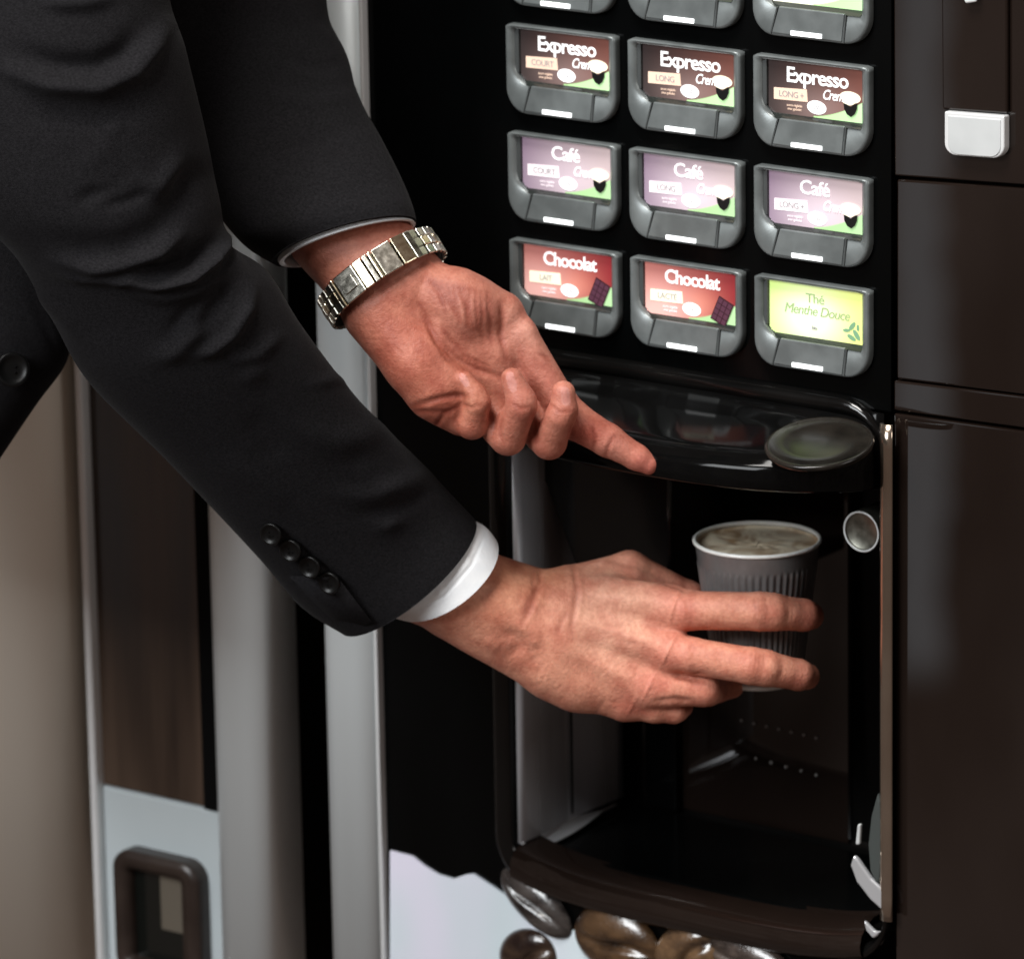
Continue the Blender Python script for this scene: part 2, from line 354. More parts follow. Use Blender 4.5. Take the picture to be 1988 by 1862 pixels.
# lens on the hood
lc = np.array(hood_pt(.80, .27)); lc = P(1590, 858, lc[1]-.009)
nrm = np.array([0.05, -.22, .97]); nrm /= np.linalg.norm(nrm)
mb = MB(); mb.lathe(lc, nrm, [(.0320, -.003), (.0325, -.0008), (.0315, .0002), (.0295, .0004), (.029, -.0002), (.02, .0006), (.01, .0012), (.001, .0014)], n=56)
mb.out('hood_lens', vary(principled('smoke_lens', rough=.2, spec=.3), (.007, .006, .005), (.018, .015, .012), (50, 50, 50), rough=(.18, .28)), mach)
# round key cylinder at the right of the bay
kc = P(1675, 1031, .0)
mb = MB(); mb.lathe(kc, (0, -1, 0), [(.0128, -.03), (.0128, .0), (.0124, .0012), (.0114, .0014), (.0112, .0006), (.011, .0004), (.0005, .0008)], n=40)
k_ = mb.out('key_cylinder', vary(principled('satin_nickel', rough=.35, metal=.9), (.13, .13, .11), (.2, .2, .17), (200, 200, 200), rough=(.3, .5)), mach)
mb = MB(); mb.lathe(kc, (0, -1, 0), [(.0118, .0012), (.0128, .0016), (.0124, .0022), (.0114, .0018)], n=40, cap=False); mb.out('ring', M['flap'], k_)
# silver side post of the machine
def post(name, u0, u1, vref, y, mat, parent, dep=.03, r=.3):
    x0 = P(u0, vref, y)[0]; x1 = P(u1, vref, y)[0]; w = x1-x0
    prof = []
    for t in np.linspace(0, 1, 21):
        e = 1-abs(2*t-1)**3
        prof.append((x0+w*t, y-.010*e**.8))
    prof = [(x0, y+dep)] + prof + [(x1, y+dep)]
    mb = MB(); mb.rings([[(a, b, z) for a, b in prof] for z in (ZB, ZT)], closed=True, cap0=True, cap1=True)
    return mb.out(name, mat, parent)
post('side_post', 649, 749, 1862, 0.0, M['silver'], mach)
mb = MB(); xa = P(750, 1862)[0]; xb = P(756.5, 1862)[0]; mb.box(xa, xb, -.006, .02, ZB, ZT); mb.out('edge_bead', M['flap_rim'], mach, smooth=False, bevel=.001)

# right hand door, turned a few degrees
DA = math.radians(-4.0); dn = np.array([math.sin(-DA), -math.cos(DA), 0]); dorg = P(1735, 1000, -.001)
dn = np.array([-math.sin(DA)*-1, -math.cos(DA), 0])
def PD(u, v, off=0.0):
    d = ray(u, v); o_ = dorg+dn*off; return CAMP + d*(np.dot(o_-CAMP, dn)/np.dot(d, dn))
def slabD(pts, off, th): return [PD(u, v, off) for u, v in pts], -dn*th
door = empty('service_door', tuple(dorg)); door.parent = mach; door.location = tuple(dorg-origin(mach))
door.name = 'door_frame'
bpy.data.objects.remove(door)
def dpart(name, pts, mat, off=0.0, th=.018, bevel=.0012, parent=mach):
    mb = MB(); p, v = slabD(pts, off, th); mb.prism(p, v); return mb.out(name, mat, parent, smooth=False, bevel=bevel)
dpart('upper_door', [(1734, -80), (2080, -80), (2080, 366), (1736, 342)], M['door'])
dpart('middle_door', [(1741, 349), (2080, 373), (2080, 778), (1741, 736)], M['door'])
dpart('rail', [(1735, 739), (2080, 781), (2080, 844), (1735, 797)], M['door'])
dpart('lower_door', [(1735, 803), (2080, 850), (2080, 1960), (1739, 1960)], M['door'])
dpart('door_column', [(1827, -80), (1955, -80), (1955, 222), (1829, 213)], M['door'], off=.003, th=.003)
fl = []
for u, v in ((1833, 218), (1949, 225)): fl.append((u, v))
def arc(cx, cy, r, a0, a1, n=8): return [(cx+r*math.cos(math.radians(a)), cy+r*math.sin(math.radians(a))) for a in np.linspace(a0, a1, n)]
fpts = [(1833, 217), (1949, 226)] + arc(1927, 286, 22, 0, 85) + arc(1858, 278, 25, 100, 180)
cf = dpart('coin_flap', fpts, M['flap_rim'], off=.006, th=.006, bevel=.001)
cxy = np.mean(fpts, axis=0); fin = [tuple(cxy+(np.array(p)-cxy)*.88) for p in fpts]
dpart('flap_face', fin, M['flap'], off=.0066, th=.002, parent=cf, bevel=.0004)
dpart('coin_slot', [(1866, -8), (1900, -14), (1894, 5), (1874, 8)], M['flap_rim'], off=.008, th=.002)

# printed panel with beans under the bay
yp = -.0022
mb = MB()
pp = [(757, 1651), (800, 1662), (822, 1680), (850, 1697), (880, 1706), (903, 1698), (918, 1696), (958, 1722), (985, 1740), (1020, 1775), (1090, 1800), (1200, 1830), (1230, 1990), (757, 1940)]
mb.prism([P(u, v, yp) for u, v in pp], (0, .0018, 0))
poster = mb.out('poster', vary(principled('poster_print', rough=.3, spec=.4), (.66, .80, .82), (.84, .82, .95), (14, 14, 9), detail=1, lo=.3, hi=.7), mach, smooth=False)
def bean(cu, cv, a, b, ang, c0, c1, thick=.008):
    c = P(cu, cv, yp); n = 40; V = []; F = []
    s = math.sin(math.radians(ang)); k = math.cos(math.radians(ang)); m_ = 14
    for i in range(m_+1):
        ph = math.pi/2*i/m_
        for j in range(n):
            th = 2*math.pi*j/n
            x = a*math.cos(ph)*math.cos(th); z = b*math.cos(ph)*math.sin(th); h = thick*math.sin(ph)
            g = math.exp(-((z-.12*b*math.sin(3*x/a))/(b*.13))**2); h *= 1-.45*g*(abs(x) < a*.97)
            V.append((c[0]+x*k-z*s, c[1]-h, c[2]+x*s+z*k))
    for i in range(m_):
        for j in range(n): F.append((i*n+j, i*n+(j+1) % n, (i+1)*n+(j+1) % n, (i+1)*n+j))
    mt = vary(principled('bean_print', rough=.22, spec=.6, coat=.6), c0, c1, (45, 30, 90), lo=.35, hi=.65, rough=(.12, .35), bump=.3, bscale=(400, 400, 400), bdist=.001)
    return mesh('printed_bean', V, F, mt, poster)
bean(1042, 1752, .031, .015, -32, (.004, .003, .003), (.07, .06, .055))
bean(1026, 1858, .023, .019, 25, (.010, .004, .003), (.06, .035, .02))
bean(1200, 1828, .033, .023, -8, (.010, .005, .003), (.085, .045, .020), .010)
bean(1335, 1858, .026, .021, 35, (.012, .006, .004), (.14, .08, .04), .010)
bean(1462, 1868, .034, .015, -12, (.003, .002, .002), (.08, .06, .05), .008)

# ------------------------------------------------------------------ selection buttons
def text(name, body, size, x, z, y, mat, parent, w=None, shear=0, ang=0, off=0.0, sx=1.0):
    cu = bpy.data.curves.new(name, 'FONT'); cu.body = body; cu.size = size; cu.shear = shear; cu.offset = off
    cu.align_x = 'CENTER'; cu.align_y = 'CENTER'; cu.extrude = 0.00006; cu.resolution_u = 3; cu.space_character = .9
    o = bpy.data.objects.new('tmp', cu); col.objects.link(o)
    dg = bpy.context.evaluated_depsgraph_get(); dg.update()
    me = bpy.data.meshes.new_from_object(o.evaluated_get(dg)); bpy.data.objects.remove(o)
    n = len(me.vertices); a = np.empty(n*3, np.float32); me.vertices.foreach_get('co', a); a = a.reshape(-1, 3)
    if w: k = w/(a[:, 0].max()-a[:, 0].min())
    else: k = sx
    ca, sa = math.cos(ang), math.sin(ang)
    xx = a[:, 0]*k; zz = a[:, 1]; X = xx*ca-zz*sa; Z = xx*sa+zz*ca
    b = np.stack([X+x, y-a[:, 2], Z+z], 1) - origin(parent)[None]
    me.vertices.foreach_set('co', b.ravel()); me.update(); me.materials.clear(); me.materials.append(mat)
    me.name = name
    return link(name, me, parent)
def emat(name, c, s=1.0, rough=.4):
    return principled(name, tuple(v*.6 for v in c), rough, emis=c, estr=s*.55)
E = {'white': emat('backlit_white', (1, 1, 1), 1.7), 'beige': emat('backlit_beige', (.85, .62, .48), 1.5), 'grey': emat('backlit_grey', (.22, .2, .22), 1.2),
     'palepink': emat('backlit_pale', (.9, .82, .84), 1.5), 'cream': emat('backlit_cream', (.95, .88, .68), 1.6), 'black': principled('printed_black', (.004, .004, .004), .4),
     'ink': emat('ink', (.35, .33, .34), 1), 'choc': emat('print_choc', (.045, .012, .02), 1), 'choc2': emat('print_choc2', (.10, .035, .06), 1),
     'leaf': emat('print_leaf', (.22, .42, .24), 1), 'mint': emat('print_mint', (.38, .5, .25), 1)}
def card_material():
    m = bpy.data.materials.new('backlit_card'); m.use_nodes = True; b = m.node_tree.nodes['Principled BSDF']
    at = N(m, 'ShaderNodeAttribute'); at.attribute_name = 'Col'
    L(m, at.outputs['Color'], b.inputs['Base Color']); L(m, at.outputs['Color'], b.inputs['Emission Color'])
    b.inputs['Emission Strength'].default_value = .75; b.inputs['Roughness'].default_value = .18
    return m
CARD = card_material()
def lerp(a, b, t): return np.asarray(a)*(1-t[..., None])+np.asarray(b)*t[..., None]
def card_colours(kind, X, Z, j):
    s = np.clip(X/74, 0, 1); t = np.clip(-Z/35, 0, 1)      # t: 0 top, 1 bottom
    if kind == 'expresso':
        c = lerp((.022, .018, .018), (.12, .045, .035), s**1.6); glow = np.exp(-((s-.62)/.35)**2-((t-.85)/.4)**2)
        c = c+np.array([.11, .085, .08])*glow[..., None]
    elif kind == 'cafe':
        c = lerp((.16, .10, .17), (.46, .36, .36), s**.8); glow = np.exp(-((s-.6)/.4)**2-((t-.75)/.45)**2)
        c = c+np.array([.27, .25, .28])*glow[..., None]*(1.0 if j else .75)
    elif kind == 'chocolat':
        c = lerp((.40, .13, .11), (.24, .025, .03), s**1.2); glow = np.exp(-((s-.25)/.35)**2-((t-.95)/.55)**2)
        c = c+np.array([.42, .33, .30])*glow[..., None]+np.array([.22, .09, .05])*np.exp(-((s-.65)/.2)**2-((t-.7)/.3)**2)[..., None]
    elif kind == 'the':
        c = lerp((.56, .78, .20), (.72, .78, .22), s); glow = np.exp(-((s-.5)/.32)**2-((t-.65)/.5)**2)
        c = c+np.array([.28, .28, .55])*glow[..., None]
        return np.clip(c*.80, 0, 1.3)
    else:
        c = lerp((.8, .8, .7), (.75, .8, .5), s)
    zc = -33.8+11.5*np.clip((X-40)/34, 0, 1)**1.6
    g = np.clip((zc-Z)/.5, 0, 1)*(X > 40)
    gc = lerp((.30, .52, .18), (.42, .66, .34), s)
    c = c*(1-g[..., None])+gc*g[..., None]
    return np.clip(c*(.82 if kind in ('cafe', 'chocolat') else 1.0), 0, 1.3)
PITX, PITZ = .09, .0668
def ell(mb, cx, cz, rx, rz, y, n=28, ang=0, th=.0002):
    pts = [(cx+rx*math.cos(a)*math.cos(ang)-rz*math.sin(a)*math.sin(ang), y, cz+rx*math.cos(a)*math.sin(ang)+rz*math.sin(a)*math.cos(ang)) for a in np.linspace(0, 2*math.pi, n+1)[:-1]]
    mb.prism(pts, (0, th, 0))
def button(i, j, kind, word):
    ox, oz = j*PITX, -i*PITZ
    mm = .001
    out = [(0, 0), (81, 0), (81, -38)]
    out += [(64.5+16.5*math.cos(a), -38-16.8*math.sin(a)) for a in np.linspace(.12, math.pi/2, 9)]
    out += [(14.5-14.5*math.sin(a), -39.5-15.3*math.cos(a)) for a in np.linspace(0, math.pi/2, 9)]
    ins = [(5.5, -2.6), (75.6, -2.6), (75.6, -37.0), (19, -37.0)]
    ins += [(18-12.5*math.sin(a), -24.5-12.5*math.cos(a)) for a in np.linspace(0.05, math.pi/2, 9)]
    # resample both loops by angle about the window centre so they bridge cleanly
    def at(loop, n=120):
        L_ = np.array(loop+[loop[0]]); res = []
        c = np.array([40, -19.]); 
        for k in range(n):
            a = 2*math.pi*k/n; d = np.array([math.cos(a), math.sin(a)]); best = None
            for q in range(len(L_)-1):
                p, e = L_[q]-c, L_[q+1]-L_[q]; den = d[0]*e[1]-d[1]*e[0]
                if abs(den) < 1e-9: continue
                t = (p[0]*e[1]-p[1]*e[0])/den; s_ = (p[0]*d[1]-p[1]*d[0])/den
                if t > 0 and -1e-6 <= s_ <= 1+1e-6 and (best is None or t > best): best = t
            res.append(c+d*best)
        return res
    O, I = at(out), at(ins)
    cen = np.array([40, -19.])
    def ring(Lp, k, y): return [(ox+(cen[0]+(p[0]-cen[0])*(1-k))*mm, y, oz+(cen[1]+(p[1]-cen[1])*(1-k))*mm) for p in Lp]
    mb = MB(); mb.rings([ring(O, 0, 0.0), ring(O, 0, -.0042), ring(O, .02, -.0058), ring(O, .045, -.0060), ring(I, -.05, -.0050), ring(I, 0, -.0038), ring(I, 0, -.0002)])
    btn = mb.out('selection_button', M['bezel'], mach)
    X = lambda x: ox+x*mm
    Z = lambda z: oz+z*mm
    # push flap with its grooves
    mb = MB(); mb.prism([(X(19), -.0058, Z(-36.8)), (X(64.5), -.0058, Z(-36.8)), (X(63), -.0068, Z(-53.4)), (X(14.5), -.0068, Z(-52.6))], (0, .003, 0))
    f = mb.out('push_flap', M['bezel'], btn, smooth=False, bevel=.0006)
    for xa, xb in ((17.6, 13.0), (65.2, 63.8)):
        mb = MB(); mb.prism([(X(xa), -.0063, Z(-37.2)), (X(xa+.9), -.0063, Z(-37.2)), (X(xb+.9), -.0066, Z(-53.6)), (X(xb), -.0066, Z(-53.6))], (0, .002, 0))
        mb.out('groove', M['bezel_dark'], btn, smooth=False)
    mb = MB(); mb.prism([(X(x), -.0074, Z(z)) for x, z in ((28, -50.1), (49.6, -50.1), (49.6, -52.8), (28, -52.8))], (0, .0012, 0)); mb.out('led_bar', M['led'], btn, smooth=False, bevel=.0003)
    mb = MB(); mb.box(X(6), X(75.4), -.0045, -.0015, Z(-2.5), Z(-.4)); mb.out('top_strip', M['flap'], btn, smooth=False, bevel=.0005)
    # ledge at the foot of the card
    mb = MB(); mb.prism([(X(9), -.0010, Z(-34.6)), (X(75.4), -.0010, Z(-34.6)), (X(75.2), -.0056, Z(-37.6)), (X(18), -.0056, Z(-37.6)), (X(9.5), -.003, Z(-35.6))], (0, .001, 0)); mb.out('ledge', M['ledge'], btn, smooth=False)
    # backlit card
    nx, nzz = 112, 54; xs = np.linspace(8.5, 75.2, nx); zs = np.linspace(-34.8, -2.7, nzz)
    XX, ZZ = np.meshgrid(xs, zs, indexing='ij'); C = card_colours(kind, XX, ZZ, j)
    rad = 9.0; V = [(X(a), -.0012-.0016*(1-abs(b+18)/18)*0, Z(b)) for a in xs for b in zs]
    F = [(p*nzz+q, (p+1)*nzz+q, (p+1)*nzz+q+1, p*nzz+q+1) for p in range(nx-1) for q in range(nzz-1)
         if not (xs[p] < 13 and zs[q] < -30 and (13-xs[p])**2+(-30-zs[q])**2 > 24)]
    mesh('label_card', V, F, CARD, btn, smooth=False, attr={'Col': np.concatenate([C, np.ones(C.shape[:2]+(1,))], -1)})
    mb = MB(); mb.box(X(5.6), X(8.3), -.0030, -.0004, Z(-30), Z(-2.7)); mb.out('dark_reveal', M['bezel_dark'], btn, smooth=False)  # dark strip along the left edge of the card
    y = -.0016
    if kind == 'blank': return btn
    if kind == 'the':
        text('lettering', 'Thé', .0080, X(41), Z(-11), y, E['mint'], btn, w=.013)
        text('lettering', 'Menthe Douce', .0085, X(42), Z(-18.5), y, E['mint'], btn, w=.046, shear=.25)
        text('lettering', 'bio', .0032, X(40.5), Z(-28.5), y, E['ink'], btn, off=.0001)
        for (a, b, r, an) in ((67, -24, 3.2, .9), (70, -29, 3.6, 2.2), (63, -27, 2.4, .1), (66.5, -31, 3.2, 2.7), (71, -24.5, 2, 1.6)): 
            mb = MB(); ell(mb, X(a), Z(b), r*mm, r*.42*mm, y, ang=an); mb.out('leaf_print', E['leaf'], btn, smooth=False)
        return btn
    pl = {'expresso': 'beige', 'cafe': 'palepink', 'chocolat': 'cream'}[kind]
    if kind == 'expresso': text('lettering', 'Expresso', .0128, X(43), Z(-11.2), y, E['white'], btn, w=.043, off=.00022)
    if kind == 'cafe': text('lettering', 'Café', .0120, X(41), Z(-11.0), y, E['white'], btn, w=.021, off=.00012)
    if kind == 'chocolat': text('lettering', 'Chocolat', .0118, X(43), Z(-10.6), y, E['white'], btn, w=.040, off=.00024)
    mb = MB(); mb.prism([(X(a), y, Z(b)) for a, b in ((12.5, -19.6), (35.6, -18.6), (36.2, -26.0), (12.5, -26.6))], (0, .0002, 0))
    mb.out('name_strip', E[pl], btn, smooth=False)
    text('lettering', word, .0052, X(25), Z(-22.8), y-.0003, E['ink'], btn)
    mb = MB(); ell(mb, X(42.5), Z(-28.6), .0067, .0041, y, ang=-.06); mb.out('price_oval', E['white'], btn, smooth=False)
    text('lettering', '0,50', .0032, X(42.5), Z(-28.6), y-.0003, E['ink'], btn)
    text('lettering', 'sucre réglable\navec gobelet', .0022, X(27), Z(-30.2), y, E['palepink'] if kind != 'expresso' else E['beige'], btn)
    if kind in ('expresso', 'cafe'):
        text('lettering', 'Crema', .0085, X(55), Z(-20.5), y-.0001, E['white'], btn, w=.017, shear=.35, off=.00012)
        mb = MB(); ell(mb, X(66), Z(-20.0), .0072, .0035, y-.0003, ang=-.05); ell(mb, X(65), Z(-22.6), .0042, .0022, y-.0003); mb.out('foam_print', E['cream'], btn, smooth=False)
        hp = [(-4.7, 3.2), (-2.2, 2.6), (0, 1.4), (2.2, 3.0), (4.8, 4.0), (4.5, .6), (3.0, -2.6), (.4, -4.6), (-2.4, -3.2), (-4.3, -.2)]
        mb = MB(); mb.prism([(X(66.3+a), y-.0006, Z(-27.0+b)) for a, b in hp], (0, .0002, 0)); mb.out('cup_print', E['black'], btn, smooth=False)
    if kind == 'chocolat':
        a = math.radians(-24); mb = MB(); mb2 = MB()
        def q(x, z): return (X(64.5+x*math.cos(a)-z*math.sin(a)), Z(-27+x*math.sin(a)+z*math.cos(a)))
        mb.prism([(q(*p)[0], y-.0003, q(*p)[1]) for p in ((-5.5, -8), (6, -8), (6, 8), (-5.5, 8))], (0, .0002, 0))
        for ii in range(3):
            for jj in range(4):
                x0, z0_ = -4.8+ii*3.6, -7+jj*3.7
                mb2.prism([(q(*p)[0], y-.0006, q(*p)[1]) for p in ((x0, z0_), (x0+3, z0_), (x0+3, z0_+3), (x0, z0_+3))], (0, .0002, 0))
        mb.out('chocolate_print', E['choc'], btn, smooth=False); mb2.out('square_print', E['choc2'], btn, smooth=False)
    return btn
rows = [('blank', 'blank', 'blank'), ('expresso',)*3, ('cafe',)*3, ('chocolat', 'chocolat', 'the')]
words = [('', '', ''), ('COURT', 'LONG', 'LONG +'), ('COURT', 'LONG', 'LONG +'), ('LAIT', 'LACTÉ', '')]
for r_ in range(4):
    for c_ in range(3): button(r_-1, c_, rows[r_][c_], words[r_][c_])

# ================================================================== SNACK MACHINE on the left
snack = empty('snack_vending_machine', (-.3, 0, -.6))
tag(snack, 'silver framed vending machine with smoked brown glass and a square pick-up hatch', 'vending machine')
post('door_post', 434, 538, 1862, 0.0, M['silver'], snack)
xg0 = P(207, 1862)[0]; xg1 = P(436, 1862)[0]-.001
zg = P(315, 1551)[2]
mb = MB(); mb.box(xg0, xg1, .004, .02, zg, ZT); mb.out('smoked_glass', M['glass'], snack, smooth=False)
mb = MB(); mb.box(xg0, xg1, .002, .02, ZB, zg-.001); mb.out('lower_panel', M['white_panel'], snack, smooth=False, bevel=.002)
mb = MB(); mb.box(P(193, 1862)[0], xg0-.0005, -.004, .02, ZB, ZT); mb.out('edge_strip', M['flap_rim'], snack, smooth=False, bevel=.002)
xk = P(414, 1300)[0]
mb = MB(); mb.box(xg1-.012, xg1-.0005, -.0005, .0036, zg, ZT); mb.out('gasket', M['gap'], snack, smooth=False)
# hatch
hx0, hx1 = P(242, 1800)[0], P(405, 1800)[0]; hz1 = P(320, 1655)[2]; hz0 = hz1-.088
oc = rrect(hx0, hx1, hz0, hz1, [.014]*4); ic = rrect(hx0+.010, hx1-.014, hz0+.010, hz1-.012, [.004]*4)
mb = MB()
mb.rings([[(x, .002, z) for x, z in oc], [(x, -.008, z) for x, z in oc], [(x+.001*(1 if x < (hx0+hx1)/2 else -1), -.011, z) for x, z in oc],
          [(x, -.010, z) for x, z in ic], [(x, .0016, z) for x, z in ic]])
hb = mb.out('pickup_hatch', M['hatch'], snack)
mb = MB(); mb.box(hx0+.009, hx1-.012, .0005, .0018, hz0+.009, hz1-.011); mb.out('hatch_back', principled('hatch_dark', (.006, .007, .006), .15, spec=.5), hb, smooth=False)
mb = MB(); xm = (hx0+hx1)/2
mb.box(xm-.003, hx1-.0155, -.002, .0003, hz0+.034, hz1-.0135); mb.out('metal_flap', principled('dull_flap', (.16, .14, .11), .35, metal=.3), hb, smooth=False, bevel=.001)
mb = MB(); mb.box(hx1+.003, hx1+.011, .0, .002, hz0-.004, hz0+.004); mb.out('red_sticker', M['red'], snack, smooth=False)
# black sheet behind both machines, painted as the shade in the gaps
mb = MB(); mb.box(P(120, 1862)[0], P(760, 1862)[0], .10, .12, ZB, ZT); bk = mb.out('gap_shade_sheet', M['gap'], None, smooth=False)
bk.name = 'gap_shade'; tag(bk, kind='structure')
# beige cabinet at the far left
cab = empty('beige_cabinet', (-.6, .0, -.6)); tag(cab, 'beige metal cabinet with rounded front beside the smoked glass machine, far left', 'cabinet')
xe = P(170, 1862)[0]; prof = []
for t in np.linspace(0, 1, 33):
    a = t*math.pi/2*.93; prof.append((xe-.085+.085*math.sin(a), .010-.055*math.cos(a)))
prof = [(xe-.5, .02), (xe-.5, -.045)] + prof + [(xe, .05)]
mb = MB(); mb.rings([[(a, b, z) for a, b in prof] for z in (ZB, ZT)], closed=True, cap0=True, cap1=True); mb.out('front_shell', M['beige'], cab)

# ================================================================== CUP
yc = .040
rc = P(1470, 1048, yc); DC = float(np.dot(rc-CAMP, FW)); pm = DC/FPX      # metres per photo pixel at the cup
RR = 121*pm
cup = empty('paper_cup', tuple(rc-np.array([0, 0, .083])))
tag(cup, 'ribbed grey paper cup of creamy coffee held by the lower hand', 'cup')
n = 240; prof = []
hgt = .086
for k in range(61):
    t = k/60; z = -t*hgt; r = RR*(1-.30*t)
    prof.append((r, z, 1 if .135 < t < .93 else 0))
V = []; F = []
for r, z, rib in prof:
    for i in range(n):
        th = 2*math.pi*i/n; rr = r+rib*.0006*math.cos(th*52)
        V.append((rc[0]+rr*math.cos(th), rc[1]+rr*math.sin(th), rc[2]+z-.001))
for k in range(60):
    for i in range(n): F.append((k*n+i, (k+1)*n+i, (k+1)*n+(i+1) % n, k*n+(i+1) % n))
F.append(tuple(60*n+i for i in range(n)))
mesh('cup_wall', V, F, vary(principled('ribbed_plastic', rough=.34, metal=.55, spec=.5), (.23, .22, .22), (.30, .29, .285), (60, 60, 60)), cup)
mb = MB(); R = []
for a in np.linspace(0, 2*math.pi, 13)[:-1]:
    R.append([(rc[0]+(RR+.0002+.0013*math.cos(a))*math.cos(t), rc[1]+(RR+.0002+.0013*math.cos(a))*math.sin(t), rc[2]+.0013*math.sin(a)) for t in np.linspace(0, 2*math.pi, 121)[:-1]])
R.append(R[0]); mb.rings(R); mb.out('rim', principled('cup_white', (.92, .92, .88), .35), cup)
mb = MB(); mb.lathe(rc+np.array([0, 0, -hgt-.001]), (0, 0, 1), [(RR*.68, -.002), (RR*.715, -.001), (RR*.72, .0015), (RR*.69, .002)], n=80, cap=False); mb.out('foot_ring', principled('cup_white2', (.7, .7, .68), .4), cup)
V = [(rc[0], rc[1], rc[2]-.0030)]; F = []; nr = 40; na = 96
for k in range(1, nr+1):
    for i in range(na):
        th = 2*math.pi*i/na; r = RR*.99*k/nr
        V.append((rc[0]+r*math.cos(th), rc[1]+r*math.sin(th), rc[2]-.0030+(.0014 if k == nr else 0)+.0002*math.sin(9*th+k*.3)))
for i in range(na): F.append((0, 1+i, 1+(i+1) % na))
for k in range(nr-1):
    for i in range(na): F.append((1+k*na+i, 1+(k+1)*na+i, 1+(k+1)*na+(i+1) % na, 1+k*na+(i+1) % na))
cm = principled('coffee_foam', rough=.35, spec=.5); b_ = cm.node_tree.nodes['Principled BSDF']
t_ = N(cm, 'ShaderNodeTexCoord'); n_ = N(cm, 'ShaderNodeTexNoise'); n_.inputs['Scale'].default_value = 38; n_.inputs['Detail'].default_value = 5; n_.inputs['Distortion'].default_value = 1.6
r_ = N(cm, 'ShaderNodeValToRGB'); r_.color_ramp.elements[0].position = .36; r_.color_ramp.elements[0].color = (.40, .25, .13, 1)
r_.color_ramp.elements[1].position = .60; r_.color_ramp.elements[1].color = (.86, .76, .58, 1)
L(cm, t_.outputs['Object'], n_.inputs['Vector']); L(cm, n_.outputs[0], r_.inputs[0]); L(cm, r_.outputs[0], b_.inputs['Base Color'])
mesh('coffee', V, F, cm, cup)

# ================================================================== HANDS (one implicit surface each)
def sdf_mesh(bounds, h, func):
    (u0, u1), (v0, v1), (w0, w1) = bounds
    us = np.arange(u0, u1, h, dtype=np.float32); vs = np.arange(v0, v1, h, dtype=np.float32); ws = np.arange(w0, w1, h, dtype=np.float32)
    G = np.stack(np.meshgrid(us, vs, ws, indexing='ij'), -1)
    Fv = func(G).astype(np.float32); s = Fv < 0
    nx, ny, nz_ = Fv.shape; cs = (nx-1, ny-1, nz_-1)
    acc = np.zeros(cs+(3,), np.float32); cnt = np.zeros(cs, np.float32)
    for ax in range(3):
        oth = [a for a in range(3) if a != ax]
        for p in (0, 1):
            for q in (0, 1):
                o0 = [0, 0, 0]; o0[oth[0]] = p; o0[oth[1]] = q; o1 = list(o0); o1[ax] = 1
                sl = lambda o: tuple(slice(o[a], o[a]+cs[a]) for a in range(3))
                A, B = Fv[sl(o0)], Fv[sl(o1)]; m = s[sl(o0)] != s[sl(o1)]
                d = A-B; t = np.where(m, A/np.where(d == 0, 1, d), 0)
                for a in range(3):
                    acc[..., a] += m*(t if a == ax else o0[a])
                cnt += m
    act = cnt > 0; idx = -np.ones(cs, np.int64); ijk = np.argwhere(act); idx[act] = np.arange(len(ijk))
    V = (ijk+acc[act]/cnt[act][:, None])*h+np.array([us[0], vs[0], ws[0]])
    Q = []
    for ax in range(3):
        b, c = [(1, 2), (2, 0), (0, 1)][ax]
        sl0 = [slice(None)]*3; sl1 = [slice(None)]*3; sl0[ax] = slice(0, -1); sl1[ax] = slice(1, None)
        A, B = s[tuple(sl0)], s[tuple(sl1)]
        e = np.argwhere(A != B); e = e[(e[:, b] > 0) & (e[:, c] > 0) & (e[:, b] < cs[b]) & (e[:, c] < cs[c])]
        inside = A[tuple(e.T)]
        def cell(db, dc):
            k = e.copy(); k[:, b] -= db; k[:, c] -= dc; return idx[tuple(k.T)]
        q = np.stack([cell(1, 1), cell(0, 1), cell(0, 0), cell(1, 0)], 1)
        q[~inside] = q[~inside][:, ::-1]; Q.append(q)
    Q = np.concatenate(Q); Q = Q[(Q >= 0).all(1)]
    return V.astype(float), Q
def cap(G, a, b, ra, rb, fl=1.0):
    a = np.asarray(a, np.float32); b = np.asarray(b, np.float32)
    p = G-a; d = b-a
    if fl != 1.0:
        p = p/np.array([1, 1, fl], np.float32); d = d/np.array([1, 1, fl], np.float32)
    t = np.clip((p@d)/max(float(d@d), 1e-6), 0, 1)
    q = p-t[..., None]*d
    return np.sqrt((q*q).sum(-1))-(ra+(rb-ra)*t)
def smin(a, b, k):
    h = np.clip(.5+.5*(b-a)/k, 0, 1); return b+(a-b)*h-k*h*(1-h)
def chain(G, pts, k=6):
    r = None
    for (a, b) in zip(pts[:-1], pts[1:]):
        d = cap(G, a[:3], b[:3], a[3], b[3]); r = d if r is None else smin(r, d, k)
    return r
def vnorm(V, Q):
    n = np.zeros_like(V); f = np.cross(V[Q[:, 2]]-V[Q[:, 0]], V[Q[:, 3]]-V[Q[:, 1]])
    for k in range(4): np.add.at(n, Q[:, k], f)
    return n/np.maximum(np.linalg.norm(n, axis=1, keepdims=True), 1e-9)
def pdist(V, line):
    """distance in the picture plane to a polyline, and the position along it 0..1"""
    best = np.full(len(V), 1e9); pos = np.zeros(len(V)); m = len(line)-1
    for i in range(m):
        a = np.array(line[i][:2], float); b = np.array(line[i+1][:2], float); d = b-a
        t = np.clip(((V[:, :2]-a)@d)/max(d@d, 1e-9), 0, 1); q = np.linalg.norm(V[:, :2]-a-t[:, None]*d, axis=1)
        k = q < best; best[k] = q[k]; pos[k] = (i+t[k])/m
    return best, pos
